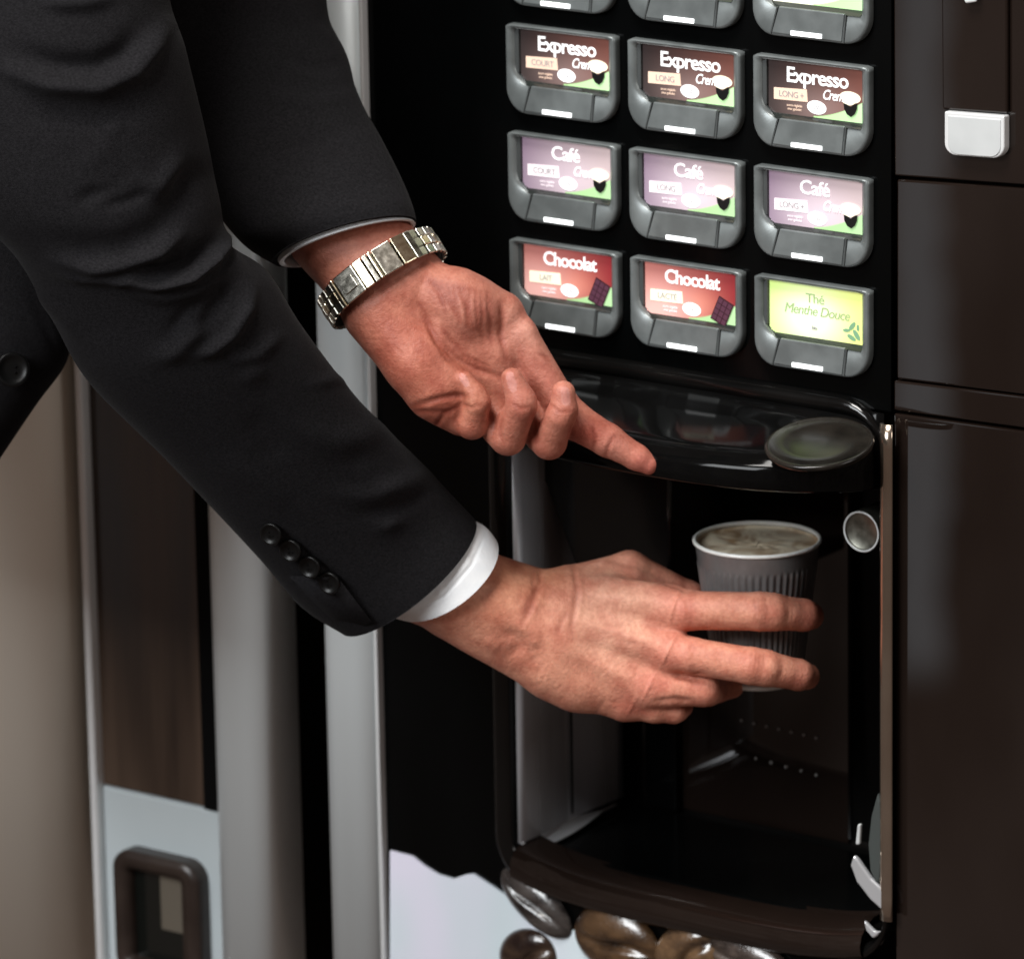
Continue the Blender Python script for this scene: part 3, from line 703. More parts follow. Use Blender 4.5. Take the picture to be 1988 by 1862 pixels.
def sculpt(V, N_, strokes, face=.05):
    D = np.zeros(len(V)); vis = np.clip((N_[:, 2]-face)/.25, 0, 1)
    for line, width, amp in strokes:
        d, t = pdist(V, line); tp = np.clip(4*t, 0, 1)*np.clip(4*(1-t), 0, 1) if len(line) > 1 else 1
        D += amp*np.exp(-(d/width)**2)*(.25+.75*tp)*vis
    return V+N_*D[:, None]
def smoothmesh(V, Q, it=2, f=.5):
    for _ in range(it):
        s = np.zeros_like(V); c = np.zeros(len(V))
        for a, b in ((0, 1), (1, 2), (2, 3), (3, 0)):
            np.add.at(s, Q[:, a], V[Q[:, b]]); np.add.at(c, Q[:, a], 1)
            np.add.at(s, Q[:, b], V[Q[:, a]]); np.add.at(c, Q[:, b], 1)
        V = V*(1-f)+f*s/np.maximum(c, 1)[:, None]
    return V

BASE = np.array([.56, .255, .175])
def colour(V, N_, base, blobs, nails, lines=()):
    C = np.tile(base, (len(V), 1))
    for (u, v, r, c, k) in blobs:
        g = k*np.exp(-((V[:, 0]-u)**2+(V[:, 1]-v)**2)/r**2); C = C*(1-g[:, None])+np.array(c)*g[:, None]
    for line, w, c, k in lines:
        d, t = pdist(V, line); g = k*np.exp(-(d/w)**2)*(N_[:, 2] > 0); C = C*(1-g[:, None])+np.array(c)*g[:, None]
    for (cu, cv, a, b, ang, w0, c) in nails:
        x = (V[:, 0]-cu)*math.cos(ang)+(V[:, 1]-cv)*math.sin(ang); y = -(V[:, 0]-cu)*math.sin(ang)+(V[:, 1]-cv)*math.cos(ang)
        e = (np.abs(x/a)**3+np.abs(y/b)**3); g = np.clip((1.1-e)/.25, 0, 1)*(V[:, 2] > w0)*(N_[:, 2] > 0); C = C*(1-g[:, None])+np.array(c)*g[:, None]
    return np.concatenate([np.clip(C, 0, 1), np.ones((len(C), 1))], 1)

# ---- lower hand: back of the hand to the camera, closing round the cup
D_LOW = DC
def f_low(G):
    arm = smin(cap(G, (730, 1085, 150), (985, 1195, 66), 90, 76), cap(G, (740, 1075, 120), (985, 1165, 40), 90, 70), 20)
    wr = smin(cap(G, (960, 1185, 66), (1090, 1235, 62), 82, 84), cap(G, (985, 1165, 40), (1110, 1195, 40), 66, 80), 20)
    palm = smin(arm, wr, 30)
    palm = smin(palm, cap(G, (880, 1180, 80), (1122, 1318, 56), 60, 62), 20)
    for a, b, ra, rb in (((1090, 1170, 62), (1300, 1176, 92), 60, 40), ((1090, 1210, 66), (1296, 1262, 98), 66, 42),
                         ((1090, 1262, 62), (1262, 1332, 84), 70, 42), ((1080, 1290, 56), (1210, 1360, 62), 66, 38),
                         ((1100, 1190, 30), (1240, 1230, 40), 60, 60), ((1180, 1290, 30), (1270, 1300, 50), 60, 50)):
        palm = smin(palm, cap(G, a, b, ra, rb), 24)
    thumb = chain(G, [(1120, 1150, 30, 52), (1222, 1110, 8, 38), (1335, 1160, -52, 30), (1400, 1192, -112, 29), (1450, 1200, -128, 25)], 10)
    palm = smin(palm, thumb, 26)
    fingers = [
        [(1296, 1183, 94, 42), (1340, 1185, 112, 38), (1478, 1187, 152, 37.5), (1500, 1188, 151, 36), (1560, 1194, 116, 31), (1573, 1196, 92, 27)],
        [(1296, 1266, 98, 42), (1345, 1274, 118, 36), (1460, 1293, 148, 36), (1486, 1297, 147, 35), (1550, 1310, 112, 30), (1566, 1313, 88, 26)],
        [(1262, 1334, 84, 40), (1300, 1338, 92, 34), (1366, 1338, 88, 33), (1374, 1338, 60, 32), (1390, 1335, 20, 29), (1420, 1330, -10, 26)],
        [(1225, 1362, 60, 36), (1270, 1377, 64, 26), (1308, 1381, 54, 23), (1314, 1379, 30, 22), (1325, 1372, 0, 21)]]
    r = None
    for k, f in enumerate(fingers):
        x = smin(palm, chain(G, f, 7), 18); r = x if r is None else smin(r, x, 4)
    return r
V, Q = sdf_mesh(((620, 1640), (950, 1440), (-170, 270)), 3.2, f_low)
V = smoothmesh(V, Q, 2, .4); N_ = vnorm(V, Q)
st = [  # knuckles, tendons, wrist creases, finger joint folds
    ([(1306, 1176), (1312, 1178)], 24, 5), ([(1296, 1262), (1300, 1264)], 24, 6), ([(1258, 1332), (1262, 1334)], 22, 5), ([(1226, 1368), (1230, 1370)], 18, 3),
    ([(1330, 1140), (1345, 1225)], 9, -2.5), ([(1340, 1238), (1352, 1312)], 9, -2.5),
    ([(1120, 1150), (1200, 1160), (1290, 1172)], 9, 2.2), ([(1120, 1205), (1200, 1230), (1280, 1258)], 9, 2.6), ([(1100, 1262), (1180, 1300), (1248, 1326)], 9, 2.0),
    ([(1130, 1178), (1210, 1195), (1270, 1215)], 14, -3.2), ([(1120, 1240), (1200, 1272), (1262, 1296)], 13, -3.2), ([(1120, 1300), (1190, 1340)], 12, -2),
    ([(1046, 1096), (1050, 1130), (1032, 1175), (1012, 1215)], 5, -3.6), ([(1036, 1110), (1036, 1150), (1014, 1190)], 4, -1.4), ([(1058, 1120), (1050, 1160), (1030, 1205)], 6, 2),
    ([(1112, 1098), (1120, 1140), (1114, 1190), (1108, 1225)], 5, -3.0), ([(1124, 1110), (1130, 1160), (1122, 1210)], 5, 1.6), ([(1098, 1190), (1082, 1225)], 5, -1.6),
    ([(975, 1225), (1000, 1235), (1010, 1255), (985, 1275)], 13, -5), ([(1000, 1205), (1035, 1230), (1040, 1262)], 16, 5), ([(940, 1240), (970, 1262)], 14, 3),
    ([(1180, 1085), (1240, 1098), (1300, 1128), (1350, 1150)], 8, -5.5), ([(1150, 1120), (1220, 1122), (1290, 1145)], 8, 1.8),
    ([(1310, 1100), (1330, 1125)], 5, -1.5),
    ([(1366, 1220), (1376, 1232), (1400, 1240)], 7, -4), ([(1330, 1228), (1366, 1232)], 8, -3), ([(1300, 1306), (1345, 1316), (1372, 1308)], 8, -4), ([(1270, 1362), (1310, 1358), (1345, 1362)], 6, -4),
    ([(1468, 1160), (1474, 1185), (1470, 1212)], 14, 2.2), ([(1460, 1270), (1466, 1295), (1460, 1320)], 14, 2.2),
    ([(1420, 1158), (1414, 1182), (1424, 1212)], 12, -2.4), ([(1400, 1258), (1396, 1282), (1404, 1312)], 12, -2.4),
    ([(1524, 1165), (1532, 1190), (1524, 1216)], 7, -1.8), ([(1512, 1278), (1520, 1300), (1508, 1328)], 7, -1.8),
]
for u in (1464, 1471, 1478, 1485): st.append(([(u, 1164), (u+4, 1186), (u-1, 1208)], 2.6, -1.1))
for u in (1455, 1463, 1471, 1479): st.append(([(u+4, 1272), (u+3, 1294), (u-5, 1318)], 2.6, -1.2))
for u, v in ((1532, 1192), (1538, 1193)): st.append(([(u, v-16), (u+2, v), (u-1, v+17)], 2.4, -.8))
for u, v in ((1520, 1304), (1527, 1306)): st.append(([(u+2, v-16), (u+1, v), (u-3, v+17)], 2.4, -.8))
for i in range(70):        # fine wrist and hand-back lines
    u = rng.uniform(930, 1260); v = 1110+(u-930)*.42+rng.uniform(-40, 170); a = rng.normal(2.0, .35); l = rng.uniform(12, 32)
    st.append(([(u, v), (u+l*.5*math.cos(a)+rng.normal(0, 2), v+l*.5*math.sin(a)), (u+l*math.cos(a), v+l*math.sin(a))], 3.0, -.5))
for i in range(60):
    u = rng.uniform(1110, 1300); v = rng.uniform(1120, 1370); l = rng.uniform(10, 26); a = rng.normal(.25, .3)+(math.pi/2 if rng.random() < .6 else 0)
    st.append(([(u, v), (u+l*math.cos(a), v+l*math.sin(a))], 2.8, -.5))
V = sculpt(V, N_, st); N_ = vnorm(V, Q)
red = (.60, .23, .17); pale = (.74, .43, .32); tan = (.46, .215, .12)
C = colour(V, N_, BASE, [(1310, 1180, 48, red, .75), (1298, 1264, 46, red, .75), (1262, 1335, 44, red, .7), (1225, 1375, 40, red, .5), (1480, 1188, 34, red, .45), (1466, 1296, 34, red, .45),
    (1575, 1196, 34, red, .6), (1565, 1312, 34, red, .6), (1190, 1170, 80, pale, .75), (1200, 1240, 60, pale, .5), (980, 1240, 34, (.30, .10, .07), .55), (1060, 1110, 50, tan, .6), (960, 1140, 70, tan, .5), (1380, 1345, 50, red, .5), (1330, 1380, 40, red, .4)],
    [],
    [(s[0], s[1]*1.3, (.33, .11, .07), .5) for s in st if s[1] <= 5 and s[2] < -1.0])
BV = [Wn(V, D_LOW)]; BF = [Q]; BC = [C]

# ---- upper hand: palm to the camera, fingers folded, index pointing
D_UP = D_LOW-.095
def f_up(G):
    arm = smin(cap(G, (650, 450, -30), (760, 560, 10), 80, 84), cap(G, (690, 425, -30), (790, 535, 10), 76, 66), 24)
    arm = smin(arm, cap(G, (625, 460, -30), (725, 575, 12), 66, 62), 24)
    palm = arm
    for a, b, ra, rb in (((740, 600, 20), (850, 745, 40), 76, 66),       # hypothenar
                         ((820, 700, 36), (880, 770, 26), 70, 54), ((850, 760, 24), (900, 800, 10), 54, 46),
                         ((800, 560, 20), (905, 600, 44), 64, 62),       # thenar
                         ((890, 580, 40), (972, 610, 26), 56, 44), ((860, 640, 14), (960, 680, 10), 66, 56),
                         ((900, 700, 0), (990, 745, -6), 60, 50), ((850, 650, 0), (930, 760, -10), 66, 60)):
        palm = smin(palm, cap(G, a, b, ra, rb), 22)
    idx = chain(G, [(980, 618, 20, 40), (1010, 650, 30, 33), (1085, 782, 22, 35), (1112, 815, 16, 37), (1180, 855, 6, 32), (1236, 888, 0, 25), (1259, 902, -4, 20)], 8)
    mid = chain(G, [(975, 720, -10, 40), (1052, 844, 22, 34), (1066, 858, 38, 34), (1088, 808, 84, 29), (1094, 796, 88, 28), (1094, 762, 96, 23)], 6)
    rin = chain(G, [(930, 740, 0, 40), (970, 832, 34, 35), (986, 849, 46, 35), (1012, 790, 92, 30), (1012, 778, 94, 29), (994, 736, 98, 22)], 6)
    pin = chain(G, [(880, 760, 10, 38), (906, 815, 44, 30), (916, 822, 54, 31), (928, 782, 86, 25), (922, 766, 88, 23), (903, 736, 92, 16)], 6)
    r = None
    for f in (idx, mid, rin, pin):
        x = smin(palm, f, 12); r = x if r is None else smin(r, x, 3.5)
    return r
V, Q = sdf_mesh(((440, 1300), (320, 960), (-160, 160)), 3.2, f_up)
V = smoothmesh(V, Q, 2, .4); N_ = vnorm(V, Q)
st = [
    ([(826, 620), (850, 660), (885, 695), (930, 720), (975, 735)], 7, -7), ([(860, 640), (900, 690), (950, 715)], 5, -2.5),     # life line
    ([(815, 590), (840, 650), (870, 700), (900, 720)], 5, -3),
    ([(972, 590), (976, 620), (972, 650), (985, 700)], 6, -5.5),                                        # thumb web / index base
    ([(800, 790), (850, 775), (885, 768), (905, 770)], 6, -5), ([(790, 800), (830, 800), (870, 800)], 5, -2.5), ([(838, 838), (862, 805), (890, 790)], 5, -4),
    ([(830, 530), (815, 560), (812, 600)], 8, -2.5),
    ([(1025, 600), (1032, 640), (1050, 700)], 12, 2.5), ([(1046, 688), (1058, 692), (1066, 700)], 3, -1.5),
    ([(1150, 830), (1156, 850), (1150, 878)], 4, -2.2), ([(1192, 846), (1180, 872), (1176, 890)], 4, -2.6), ([(1120, 800), (1108, 830), (1110, 860)], 6, -2.5),
    ([(1070, 785), (1086, 800), (1106, 800)], 3.5, -1.5), ([(998, 785), (1014, 794), (1030, 790)], 4, -1.5), ([(898, 785), (916, 792), (934, 784)], 4, -2.0),
    ([(950, 790), (958, 820), (955, 850)], 6, -5), ([(1036, 800), (1036, 830), (1040, 856)], 6, -5), ([(892, 800), (884, 820), (890, 840)], 5, -3), ([(975, 815), (970, 840), (978, 862)], 4, -1.8), 
    ([(740, 640), (790, 700), (830, 760)], 30, 4),
]
for i in range(11):      # diagonal wrinkles on the thumb mound
    t = i/10; a = np.array([835+t*110, 545+t*25]); b = np.array([862+t*86, 600+t*62])
    st.append(([tuple(a), tuple((a+b)/2+rng.normal(0, 3, 2)), tuple(b+rng.normal(0, 5, 2))], 4.5, -1.9))
for i in range(5): st.append(([(700+i*7, 600-i*6), (745+i*9, 560-i*6), (815+i*4, 520-i*5)], 4, -.9))
for i in range(40):
    u = rng.uniform(720, 940); v = 560+(u-720)*.7+rng.uniform(-50, 90); a = rng.normal(.8, .4); l = rng.uniform(14, 34)
    st.append(([(u, v), (u+l*math.cos(a), v+l*math.sin(a))], 3.2, -.6))
V = sculpt(V, N_, st); N_ = vnorm(V, Q)
redp = (.47, .17, .115); nail = (.62, .33, .29)
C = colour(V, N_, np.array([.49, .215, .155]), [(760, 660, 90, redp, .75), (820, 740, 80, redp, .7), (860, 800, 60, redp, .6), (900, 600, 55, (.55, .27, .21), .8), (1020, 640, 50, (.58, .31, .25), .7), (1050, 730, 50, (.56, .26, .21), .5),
    (640, 500, 80, (.44, .19, .135), .8), (1094, 770, 36, (.6, .26, .2), .6), (1000, 760, 36, (.6, .26, .2), .5), (918, 780, 36, (.58, .27, .18), .6), (1250, 900, 36, (.62, .22, .18), .7), (1140, 840, 40, (.56, .15, .11), .6), (1190, 860, 30, (.6, .27, .22), .6)],
    [(1098, 770, 9, 19, -.1, 60, nail), (993, 741, 9, 20, -.25, 60, nail), (901, 738, 7, 15, -.55, 60, nail)],
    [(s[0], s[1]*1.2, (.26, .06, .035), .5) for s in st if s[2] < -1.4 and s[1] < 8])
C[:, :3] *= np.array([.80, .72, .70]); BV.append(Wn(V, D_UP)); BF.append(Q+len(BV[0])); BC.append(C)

n1 = len(BV[0])
ia = int(np.argmin(BV[0] @ RT)); ib = n1+int(np.argmax(BV[1] @ UP))
def takequad(Qs, vi):
    k = int(np.argwhere((Qs == vi).any(1))[0][0]); return k, Qs[k].copy()
ka, qa = takequad(BF[0], ia); kb, qb = takequad(BF[1], ib)
BF[0] = np.delete(BF[0], ka, 0); BF[1] = np.delete(BF[1], kb, 0)
cl = [Wn(np.array([p]), D_LOW)[0] for p in ((610, 1000, 235), (511, 836, 342), (378, 687, 457), (309, 570, 510), (190, 435, 600), (120, 100, 680), (80, -60, 700), (80, -300, 500), (300, -400, 200))]
cl += [Wn(np.array([p]), D_UP)[0] for p in ((440, -200, -150), (450, -10, -190), (483, 121, -150), (547, 286, -80), (625, 405, -45))]
AV = np.concatenate(BV); base_n = len(AV); ringv = []; bridge = []
prevp = AV[qa]-AV[qa].mean(0); e1 = prevp[0]/np.linalg.norm(prevp[0])
sgn = np.cross(prevp[0], prevp[1])
for i, c in enumerate(cl):
    t = (cl[min(i+1, len(cl)-1)]-cl[max(i-1, 0)]); t /= np.linalg.norm(t)
    e1 = e1-t*(e1@t); e1 /= np.linalg.norm(e1); e2 = np.cross(t, e1)
    if sgn@t < 0 and i == 0: flip = -1
    elif i == 0: flip = 1
    rr = 50*D_LOW/FPX
    ringv += [c+rr*(e1*math.cos(a)+flip*e2*math.sin(a)) for a in (0, math.pi/2, math.pi, 1.5*math.pi)]
def br(a, b):
    for i in range(4): bridge.append((a[i], a[(i+1) % 4], b[(i+1) % 4], b[i]))
R_ = [[base_n+4*i+k for k in range(4)] for i in range(len(cl))]
br(list(qa), R_[0])
for i in range(len(cl)-1): br(R_[i], R_[i+1])
dist = [sum(np.linalg.norm(np.array(ringv)[-4:][k]-AV[list(np.roll(qq, sft))][k]) for k in range(4)) for qq in (qb, qb[::-1]) for sft in range(4)]
k_ = int(np.argmin(dist)); qq = (qb, qb[::-1])[k_//4]; br(R_[-1], list(np.roll(qq, k_ % 4)))
BV.append(np.array(ringv)); BF.append(np.array(bridge)); BC.append(np.tile([.5, .25, .18, 1.], (len(ringv), 1)))
person = empty('person', tuple(W(200, 700, 0, D_LOW)))
tag(person, 'man in a dark charcoal suit reaching in with both hands, one around the cup', 'person')
mesh('body', np.concatenate(BV), np.concatenate(BF), M['skin'], person, attr={'Col': np.concatenate(BC)})

# ================================================================== CLOTHES
def catmull(A, n):
    A = np.asarray(A, float); m = len(A); out = []
    for x in np.linspace(0, m-1.0001, n):
        i = int(x); f = x-i; p0 = A[max(i-1, 0)]; p1 = A[i]; p2 = A[min(i+1, m-1)]; p3 = A[min(i+2, m-1)]
        out.append(.5*((2*p1)+(-p0+p2)*f+(2*p0-5*p1+4*p2-p3)*f*f+(-p0+3*p1-3*p2+p3)*f**3))
    return np.array(out)
def tube(secs, ns=150, nc=120, pw=1.0):
    """secs rows: Lu Lv Ru Rv wL wR depth-half near-shift-u near-shift-v ; returns verts in u, v, w and quads"""
    S = catmull(secs, ns); V = []
    for s in S:
        Lp = np.array([s[0], s[1], s[4]]); Rp = np.array([s[2], s[3], s[5]]); c = (Lp+Rp)/2; a = (Rp-Lp)/2; b = np.array([s[7], s[8], s[6]])
        for i in range(nc):
            th = 2*math.pi*i/nc; ct, sn = math.cos(th), math.sin(th)
            V.append(c+a*ct+b*sn)
    Q = [(k*nc+i, k*nc+(i+1) % nc, (k+1)*nc+(i+1) % nc, (k+1)*nc+i) for k in range(ns-1) for i in range(nc)]
    V = np.array(V); Q = np.array(Q); n_ = vnorm(V, Q)
    c = V.reshape(ns, nc, 3).mean(1).repeat(nc, 0)
    if ((V-c)*n_).sum() < 0: Q = Q[:, ::-1]; n_ = -n_
    return V, Q, n_
def hem(V, Q, nc, th=5, depth=60):     # turn the open end inwards so the cloth has thickness
    last = V[-nc:]; c = last.mean(0); prev = V[-2*nc:-nc]; ax = (last-prev).mean(0); ax /= np.linalg.norm(ax)
    r1 = c+(last-c)*(1-.4*th/120)+ax*1.5; r2 = c+(last-c)*(1-th/110); r3 = r2-ax*depth
    n0 = len(V); V = np.concatenate([V, r1, r2, r3]); q = []
    base = [n0-nc, n0, n0+nc, n0+2*nc]
    for a, b in zip(base[:-1], base[1:]):
        q += [(a+i, a+(i+1) % nc, b+(i+1) % nc, b+i) for i in range(nc)]
    q = np.array(q)
    return V, q

# front sleeve (lower arm), lengthened out of view to shade the rear sleeve
NC = 150
SEC_FRONT = [(-330, -1500, 420, -1500, 720, 720, 210, 0, 0), (-300, -1000, 400, -1000, 720, 720, 210, 0, 0), (-250, -500, 345, -500, 715, 715, 200, 0, 0), (-190, -60, 325, -60, 700, 700, 190, 0, 10), (-160, 120, 362, 100, 680, 680, 190, 0, 20), (-110, 300, 398, 250, 640, 635, 185, 0, 30), (-50, 410, 426, 385, 600, 595, 178, 0, 40),
        (30, 498, 448, 478, 560, 555, 170, 10, 40), (98, 612, 520, 528, 515, 505, 165, 20, 30), (172, 742, 585, 632, 465, 450, 155, 24, 16), (330, 900, 692, 772, 350, 335, 142, 30, 10),
        (500, 1080, 815, 896, 225, 205, 128, 36, 14), (585, 1178, 870, 955, 165, 145, 118, 42, 18), (668, 1233, 916, 1003, 130, 110, 112, 50, 26)]
V, Q, N_ = tube(SEC_FRONT, 300, NC)
st = [
    ([(0, 130), (90, 165), (190, 172), (260, 140), (300, 90), (320, 50)], 17, 11), ([(40, 105), (120, 130), (190, 130), (240, 105), (270, 60)], 22, -8),
    ([(60, 215), (180, 225), (300, 195)], 30, -4), ([(80, 5), (150, 8), (220, -5)], 12, 6),
    ([(100, 505), (180, 520), (250, 515), (310, 490), (350, 455)], 13, 10), ([(60, 460), (150, 480), (240, 480), (300, 450), (360, 390), (400, 350)], 24, -5),
    ([(90, 520), (150, 540), (230, 545), (300, 525)], 9, 5), ([(230, 545), (300, 552), (370, 540), (410, 510), (430, 480), (440, 450)], 10, 13), ([(240, 522), (310, 528), (370, 510), (405, 475)], 15, -11),
    ([(250, 565), (320, 578), (380, 565), (430, 530)], 14, 5),
    ([(300, 700), (345, 680), (380, 640), (400, 600)], 18, 8), ([(380, 690), (410, 680), (450, 650), (480, 600), (490, 560)], 12, 9), ([(370, 640), (400, 620), (430, 580), (450, 550)], 16, -8), ([(330, 650), (360, 610), (400, 580)], 14, -5),
    ([(440, 700), (500, 690), (545, 650)], 12, 4), ([(280, 350), (310, 370), (330, 340), (350, 300)], 18, 5), ([(310, 395), (340, 370), (370, 330)], 16, -4),
    ([(60, 560), (110, 600), (160, 660)], 18, 4), ([(560, 820), (640, 860), (700, 850), (760, 820)], 26, 3), ([(640, 960), (720, 965), (790, 930), (830, 920)], 16, 3), ([(690, 1000), (760, 990), (840, 950)], 14, -2.5),
    ([(480, 800), (520, 850), (540, 900)], 30, -3), ([(430, 900), (500, 930), (560, 990)], 26, 2.5),
    ([(552, 1032), (600, 1075), (660, 1125), (705, 1175)], 4, -2.5),
]
for i in range(26):
    u = rng.uniform(60, 760); v = u*1.05+rng.uniform(-20, 300); l = rng.uniform(40, 110); a = rng.uniform(-.9, .1)
    st.append(([(u, v), (u+l*.5*math.cos(a), v+l*.5*math.sin(a)+rng.normal(0, 5)), (u+l*math.cos(a), v+l*math.sin(a))], rng.uniform(10, 22), rng.normal(0, 1.6)))
V = sculpt(V, N_, [(l, w*1.05, a*2.0) for l, w, a in st], face=-.1)
V = V
V0 = V
V2, q2 = hem(V, Q, NC, 6, 70)
JV = [Wn(V2, D_LOW)]; JF = [Q, q2]
vf = []
for u, v, w in ((560, 1118, 0), (618, 1178, 0), (677, 1235, 138), (722, 1207, 0), (655, 1120, 0)):
    if not w:
        k = ((V0[:, 0]-u)**2+(V0[:, 1]-v)**2 < 16**2); w = V0[k, 2].max()
    vf.append((u, v, w))
vf = np.array(vf); vf = np.concatenate([vf+[0, 0, 3], vf-[0, 0, 6]])
def addj(V, Q, q2, D):
    n0 = sum(len(x) for x in JV); JV.append(Wn(V, D)); JF.append(Q+n0); 
    if q2 is not None: JF.append(q2+n0)
JV.append(Wn(vf, D_LOW)); n_j = len(JV[0])
VENT = [tuple(n_j+i for i in f) for f in ((0, 1, 2, 3, 4), (9, 8, 7, 6, 5), (0, 5, 6, 1), (1, 6, 7, 2), (2, 7, 8, 3), (3, 8, 9, 4), (4, 9, 5, 0))]
# rear sleeve
secs = [(250, -60, 630, -60, -200, -200, 130, 0, 0), (262, 40, 640, 40, -180, -180, 130, 0, 0), (290, 130, 676, 112, -150, -150, 130, 0, -4), (325, 210, 694, 182, -120, -120, 128, 0, -6), (352, 300, 742, 272, -80, -80, 124, 0, -12),
        (405, 392, 782, 352, -40, -40, 118, -4, -20), (470, 472, 802, 402, 0, 0, 112, -8, -28), (529, 509, 809, 430, 6, 6, 108, -6, -32)]
V, Q, N_ = tube(secs, 170, NC)
st = [([(560, 0), (600, 60), (655, 80)], 16, 5), ([(540, 110), (620, 130), (685, 120)], 18, -5), ([(520, 190), (610, 200), (690, 186)], 16, 5), ([(500, 300), (600, 280), (720, 230)], 22, -4), ([(480, 380), (600, 350), (740, 330)], 24, 3)]
V = sculpt(V, N_, st, face=-.2); V2, q2 = hem(V, Q, NC, 8, 60); addj(V2, Q, q2, D_UP)
# jacket body at the left, its front edge sloping away below
secs = [(-900, -1300, 100, -1300, -60, 60, 230, 0, 0), (-850, -500, 120, -500, -60, 60, 230, 0, 0), (-800, 100, 130, 120, -60, 60, 230, 0, 0), (-780, 450, 138, 560, -60, 60, 220, 0, 0), (-740, 560, 134, 690, -60, 60, 210, 0, 0),
        (-700, 660, 66, 792, -60, 50, 200, 0, 0), (-660, 800, -40, 950, -60, 40, 190, 0, 0), (-620, 950, -150, 1110, -60, 30, 180, 0, 0)]
V, Q, N_ = tube(secs, 160, NC)
st = [([(60, 560), (90, 640), (118, 700)], 6, -3), ([(-40, 600), (40, 700), (60, 780)], 30, 3)]
V = sculpt(V, N_, st, face=-.2); V2, q2 = hem(V, Q, NC, 4, 30); addj(V2, Q, q2, D_LOW-.02)
jacket = mesh('jacket', np.concatenate(JV), [tuple(q) for q in np.concatenate(JF)]+VENT, M['suit'], person)
# sleeve buttons and the coat button
def coat_button(u, v, r, D0, w, tilt):
    c = W(u, v, w, D0); s = D0/FPX; nrm = -FW+RT*tilt[0]-UP*tilt[1]; rr = r*s
    mb = MB(); mb.lathe(c, nrm, [(rr*.92, -.002), (rr, .0004), (rr, .0014), (rr*.93, .0020), (rr*.78, .0018), (rr*.70, .0010), (rr*.4, .0008), (rr*.05, .0008)], n=40)
    b = mb.out('jacket_button', M['bone'], jacket)
    mb = MB(); cr_ = nrm/np.linalg.norm(nrm)
    for dx, dz in ((-1, -1), (-1, 1), (1, -1), (1, 1)):
        mb.lathe(c+(RT*dx+UP*dz)*rr*.17+cr_*.0008, nrm, [(rr*.07, 0), (rr*.07, .0003)], n=10)
    mb.out('thread_hole', M['gap'], b)
def surf_w(u, v):     # height of the front sleeve surface at a photo position
    A = Wn_cache; d = (A[:, 0]-u)**2+(A[:, 1]-v)**2; k = d < 14**2; return A[k, 2].max()
Vf, Qf, Nf = tube(SEC_FRONT, 300, NC)
Wn_cache = Vf
for u, v in ((527, 1036), (565, 1068), (602, 1100), (640, 1131)):
    coat_button(u, v, 22, D_LOW, surf_w(u, v)+3, (-.45, .35))
coat_button(24, 718, 33, D_LOW-.02, float(V[(np.abs(V[:, 0]-24) < 40) & (np.abs(V[:, 1]-718) < 25), 2].max())+6, (.25, 0))

# shirt cuffs
def cuff(secs, D, name='shirt_cuff', st=()):
    V, Q, N_ = tube(secs, 60, NC); V = sculpt(V, N_, st, face=-.1); V2, q2 = hem(V, Q, NC, 7, 40)
    return mesh(name, Wn(V2, D), np.concatenate([Q, q2]), M['shirt'], person)
cuff([(640, 1120, 848, 960, 175, 155, 80, 26, 10), (700, 1166, 892, 996, 140, 124, 88, 38, 22), (752, 1193, 938, 1020, 122, 106, 92, 46, 34), (772, 1198, 956, 1040, 118, 102, 92, 48, 40)], D_LOW, st=[([(800, 1186), (862, 1158), (915, 1098), (942, 1036)], 2.6, -2.2), ([(800, 1176), (850, 1148), (900, 1095), (925, 1040)], 12, 1.5), ([(770, 1180), (830, 1160), (880, 1112)], 6, -1.5), ([(850, 1128), (858, 1160)], 6, 1.8), ([(905, 1070), (930, 1092)], 7, -1.8)])
cuff([(490, 450, 766, 372, -40, -40, 84, -4, -20), (520, 482, 786, 410, -14, -14, 90, -6, -26), (543, 512, 807, 434, 6, 6, 97, -5, -26)], D_UP)

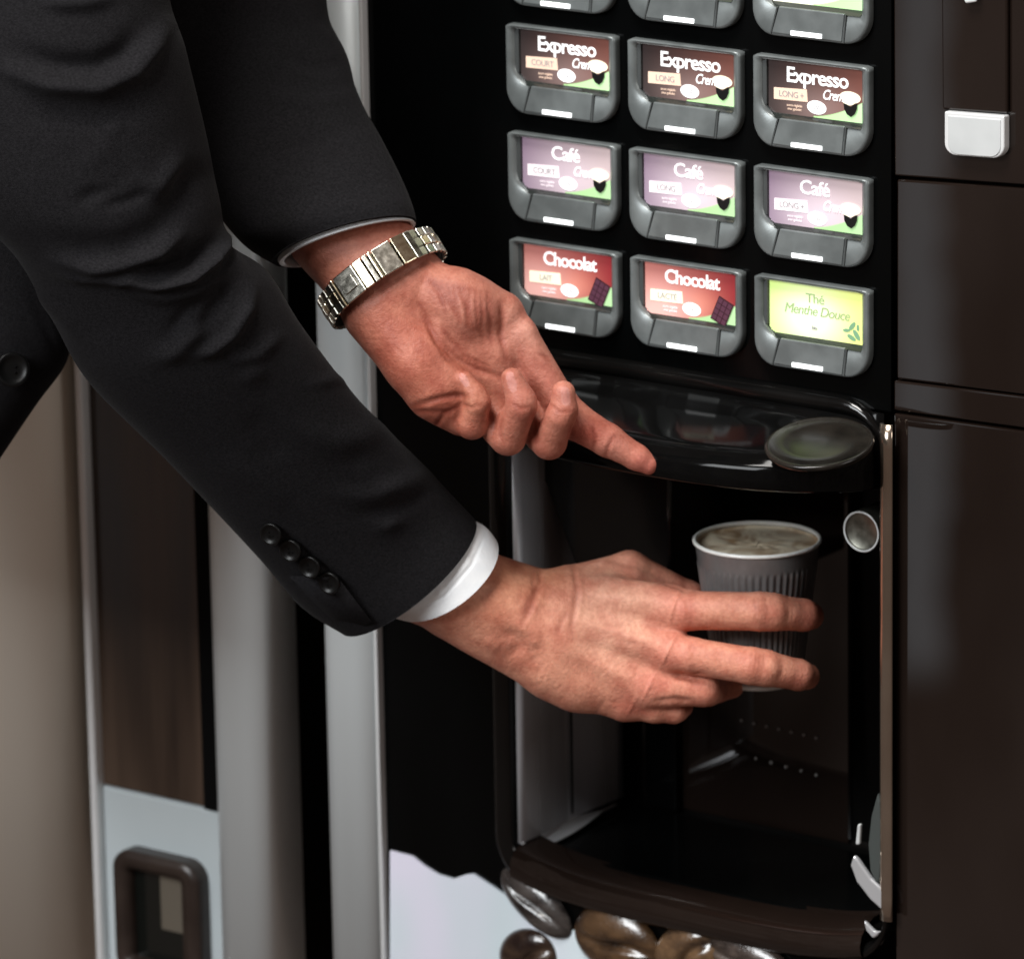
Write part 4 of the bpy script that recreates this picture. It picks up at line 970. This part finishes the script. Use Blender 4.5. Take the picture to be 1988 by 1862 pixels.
# ================================================================== WRISTWATCH
watch = empty('wristwatch', tuple(W(745, 540, 60, D_UP)))
tag(watch, 'steel and gold link bracelet wristwatch worn on the upper wrist', 'watch')
M['steel'] = vary(principled('watch_steel', rough=.22, metal=1), (.42, .40, .34), (.66, .63, .55), (300, 300, 300), rough=(.15, .32))
M['gold'] = vary(principled('watch_gold', rough=.2, metal=1), (.70, .60, .42), (.85, .76, .56), (300, 300, 300), rough=(.12, .28))
wc = np.array([742, 540, 10.]); wa = np.array([101, -68, -4.]); wb_ = np.array([-16, -20, 100.]); wax = np.array([.52, .80, .22]); wax /= np.linalg.norm(wax)
wrist_u = wa/np.linalg.norm(wa)
def ringp(th, k=1.0): return wc+(wa*math.cos(th)+wb_*math.sin(th))*k
def plate(name, th0, th1, half, lift, mat, s0=-1, s1=1, hgt_=7):
    pts = []
    for th in (th0, th1):
        for s in (s0, s1):
            for k in (1.0+lift, 1.0+lift+hgt_/105.): pts.append(ringp(th, k)+wax*half*s)
    V = Wn(np.array(pts), D_UP)
    F = [(0, 1, 3, 2), (4, 6, 7, 5), (0, 4, 5, 1), (2, 3, 7, 6), (0, 2, 6, 4), (1, 5, 7, 3)]
    return mesh(name, V, F, mat, watch, smooth=False, bevel=.0007)
core = []
for k in range(72):
    th = 2*math.pi*k/72; core.append([ringp(th, .99)-wax*26, ringp(th, 1.03)-wax*26, ringp(th, 1.03)+wax*26, ringp(th, .99)+wax*26])
core.append(core[0]); mb = MB(); mb.rings([Wn(np.array(r), D_UP) for r in core]); mb.out('bracelet_core', principled('dark_steel', (.02, .018, .015), .4, metal=.6), watch)
nl = 34; dth = 2*math.pi/nl
for k in range(nl):
    th = k*dth; deg = math.degrees(th) % 360
    if 44 < deg < 132: continue
    g = dth*.36
    plate('link', th-g, th+g, 29, .03, M['steel'], -1, -.36)
    plate('centre_link', th-g*1.08, th+g*1.08, 29, .038, M['gold'] if k % 2 else M['steel'], -.33, .33)
    plate('link', th-g, th+g, 29, .03, M['steel'], .36, 1)
for d0, d1, mt, lf in ((45, 52, 'steel', .04), (53.5, 66, 'gold', .06), (67.5, 85, 'steel', .05), (86, 89, 'gold', .06), (90, 94.5, 'steel', .05), (95.5, 104, 'gold', .06), (105, 127, 'steel', .05), (128.5, 132, 'gold', .05)):
    plate('clasp_plate', math.radians(d0), math.radians(d1), 30, lf, M[mt])
sq = plate('clasp_inlay', math.radians(109), math.radians(123), 13, .118, M['steel'], hgt_=2)
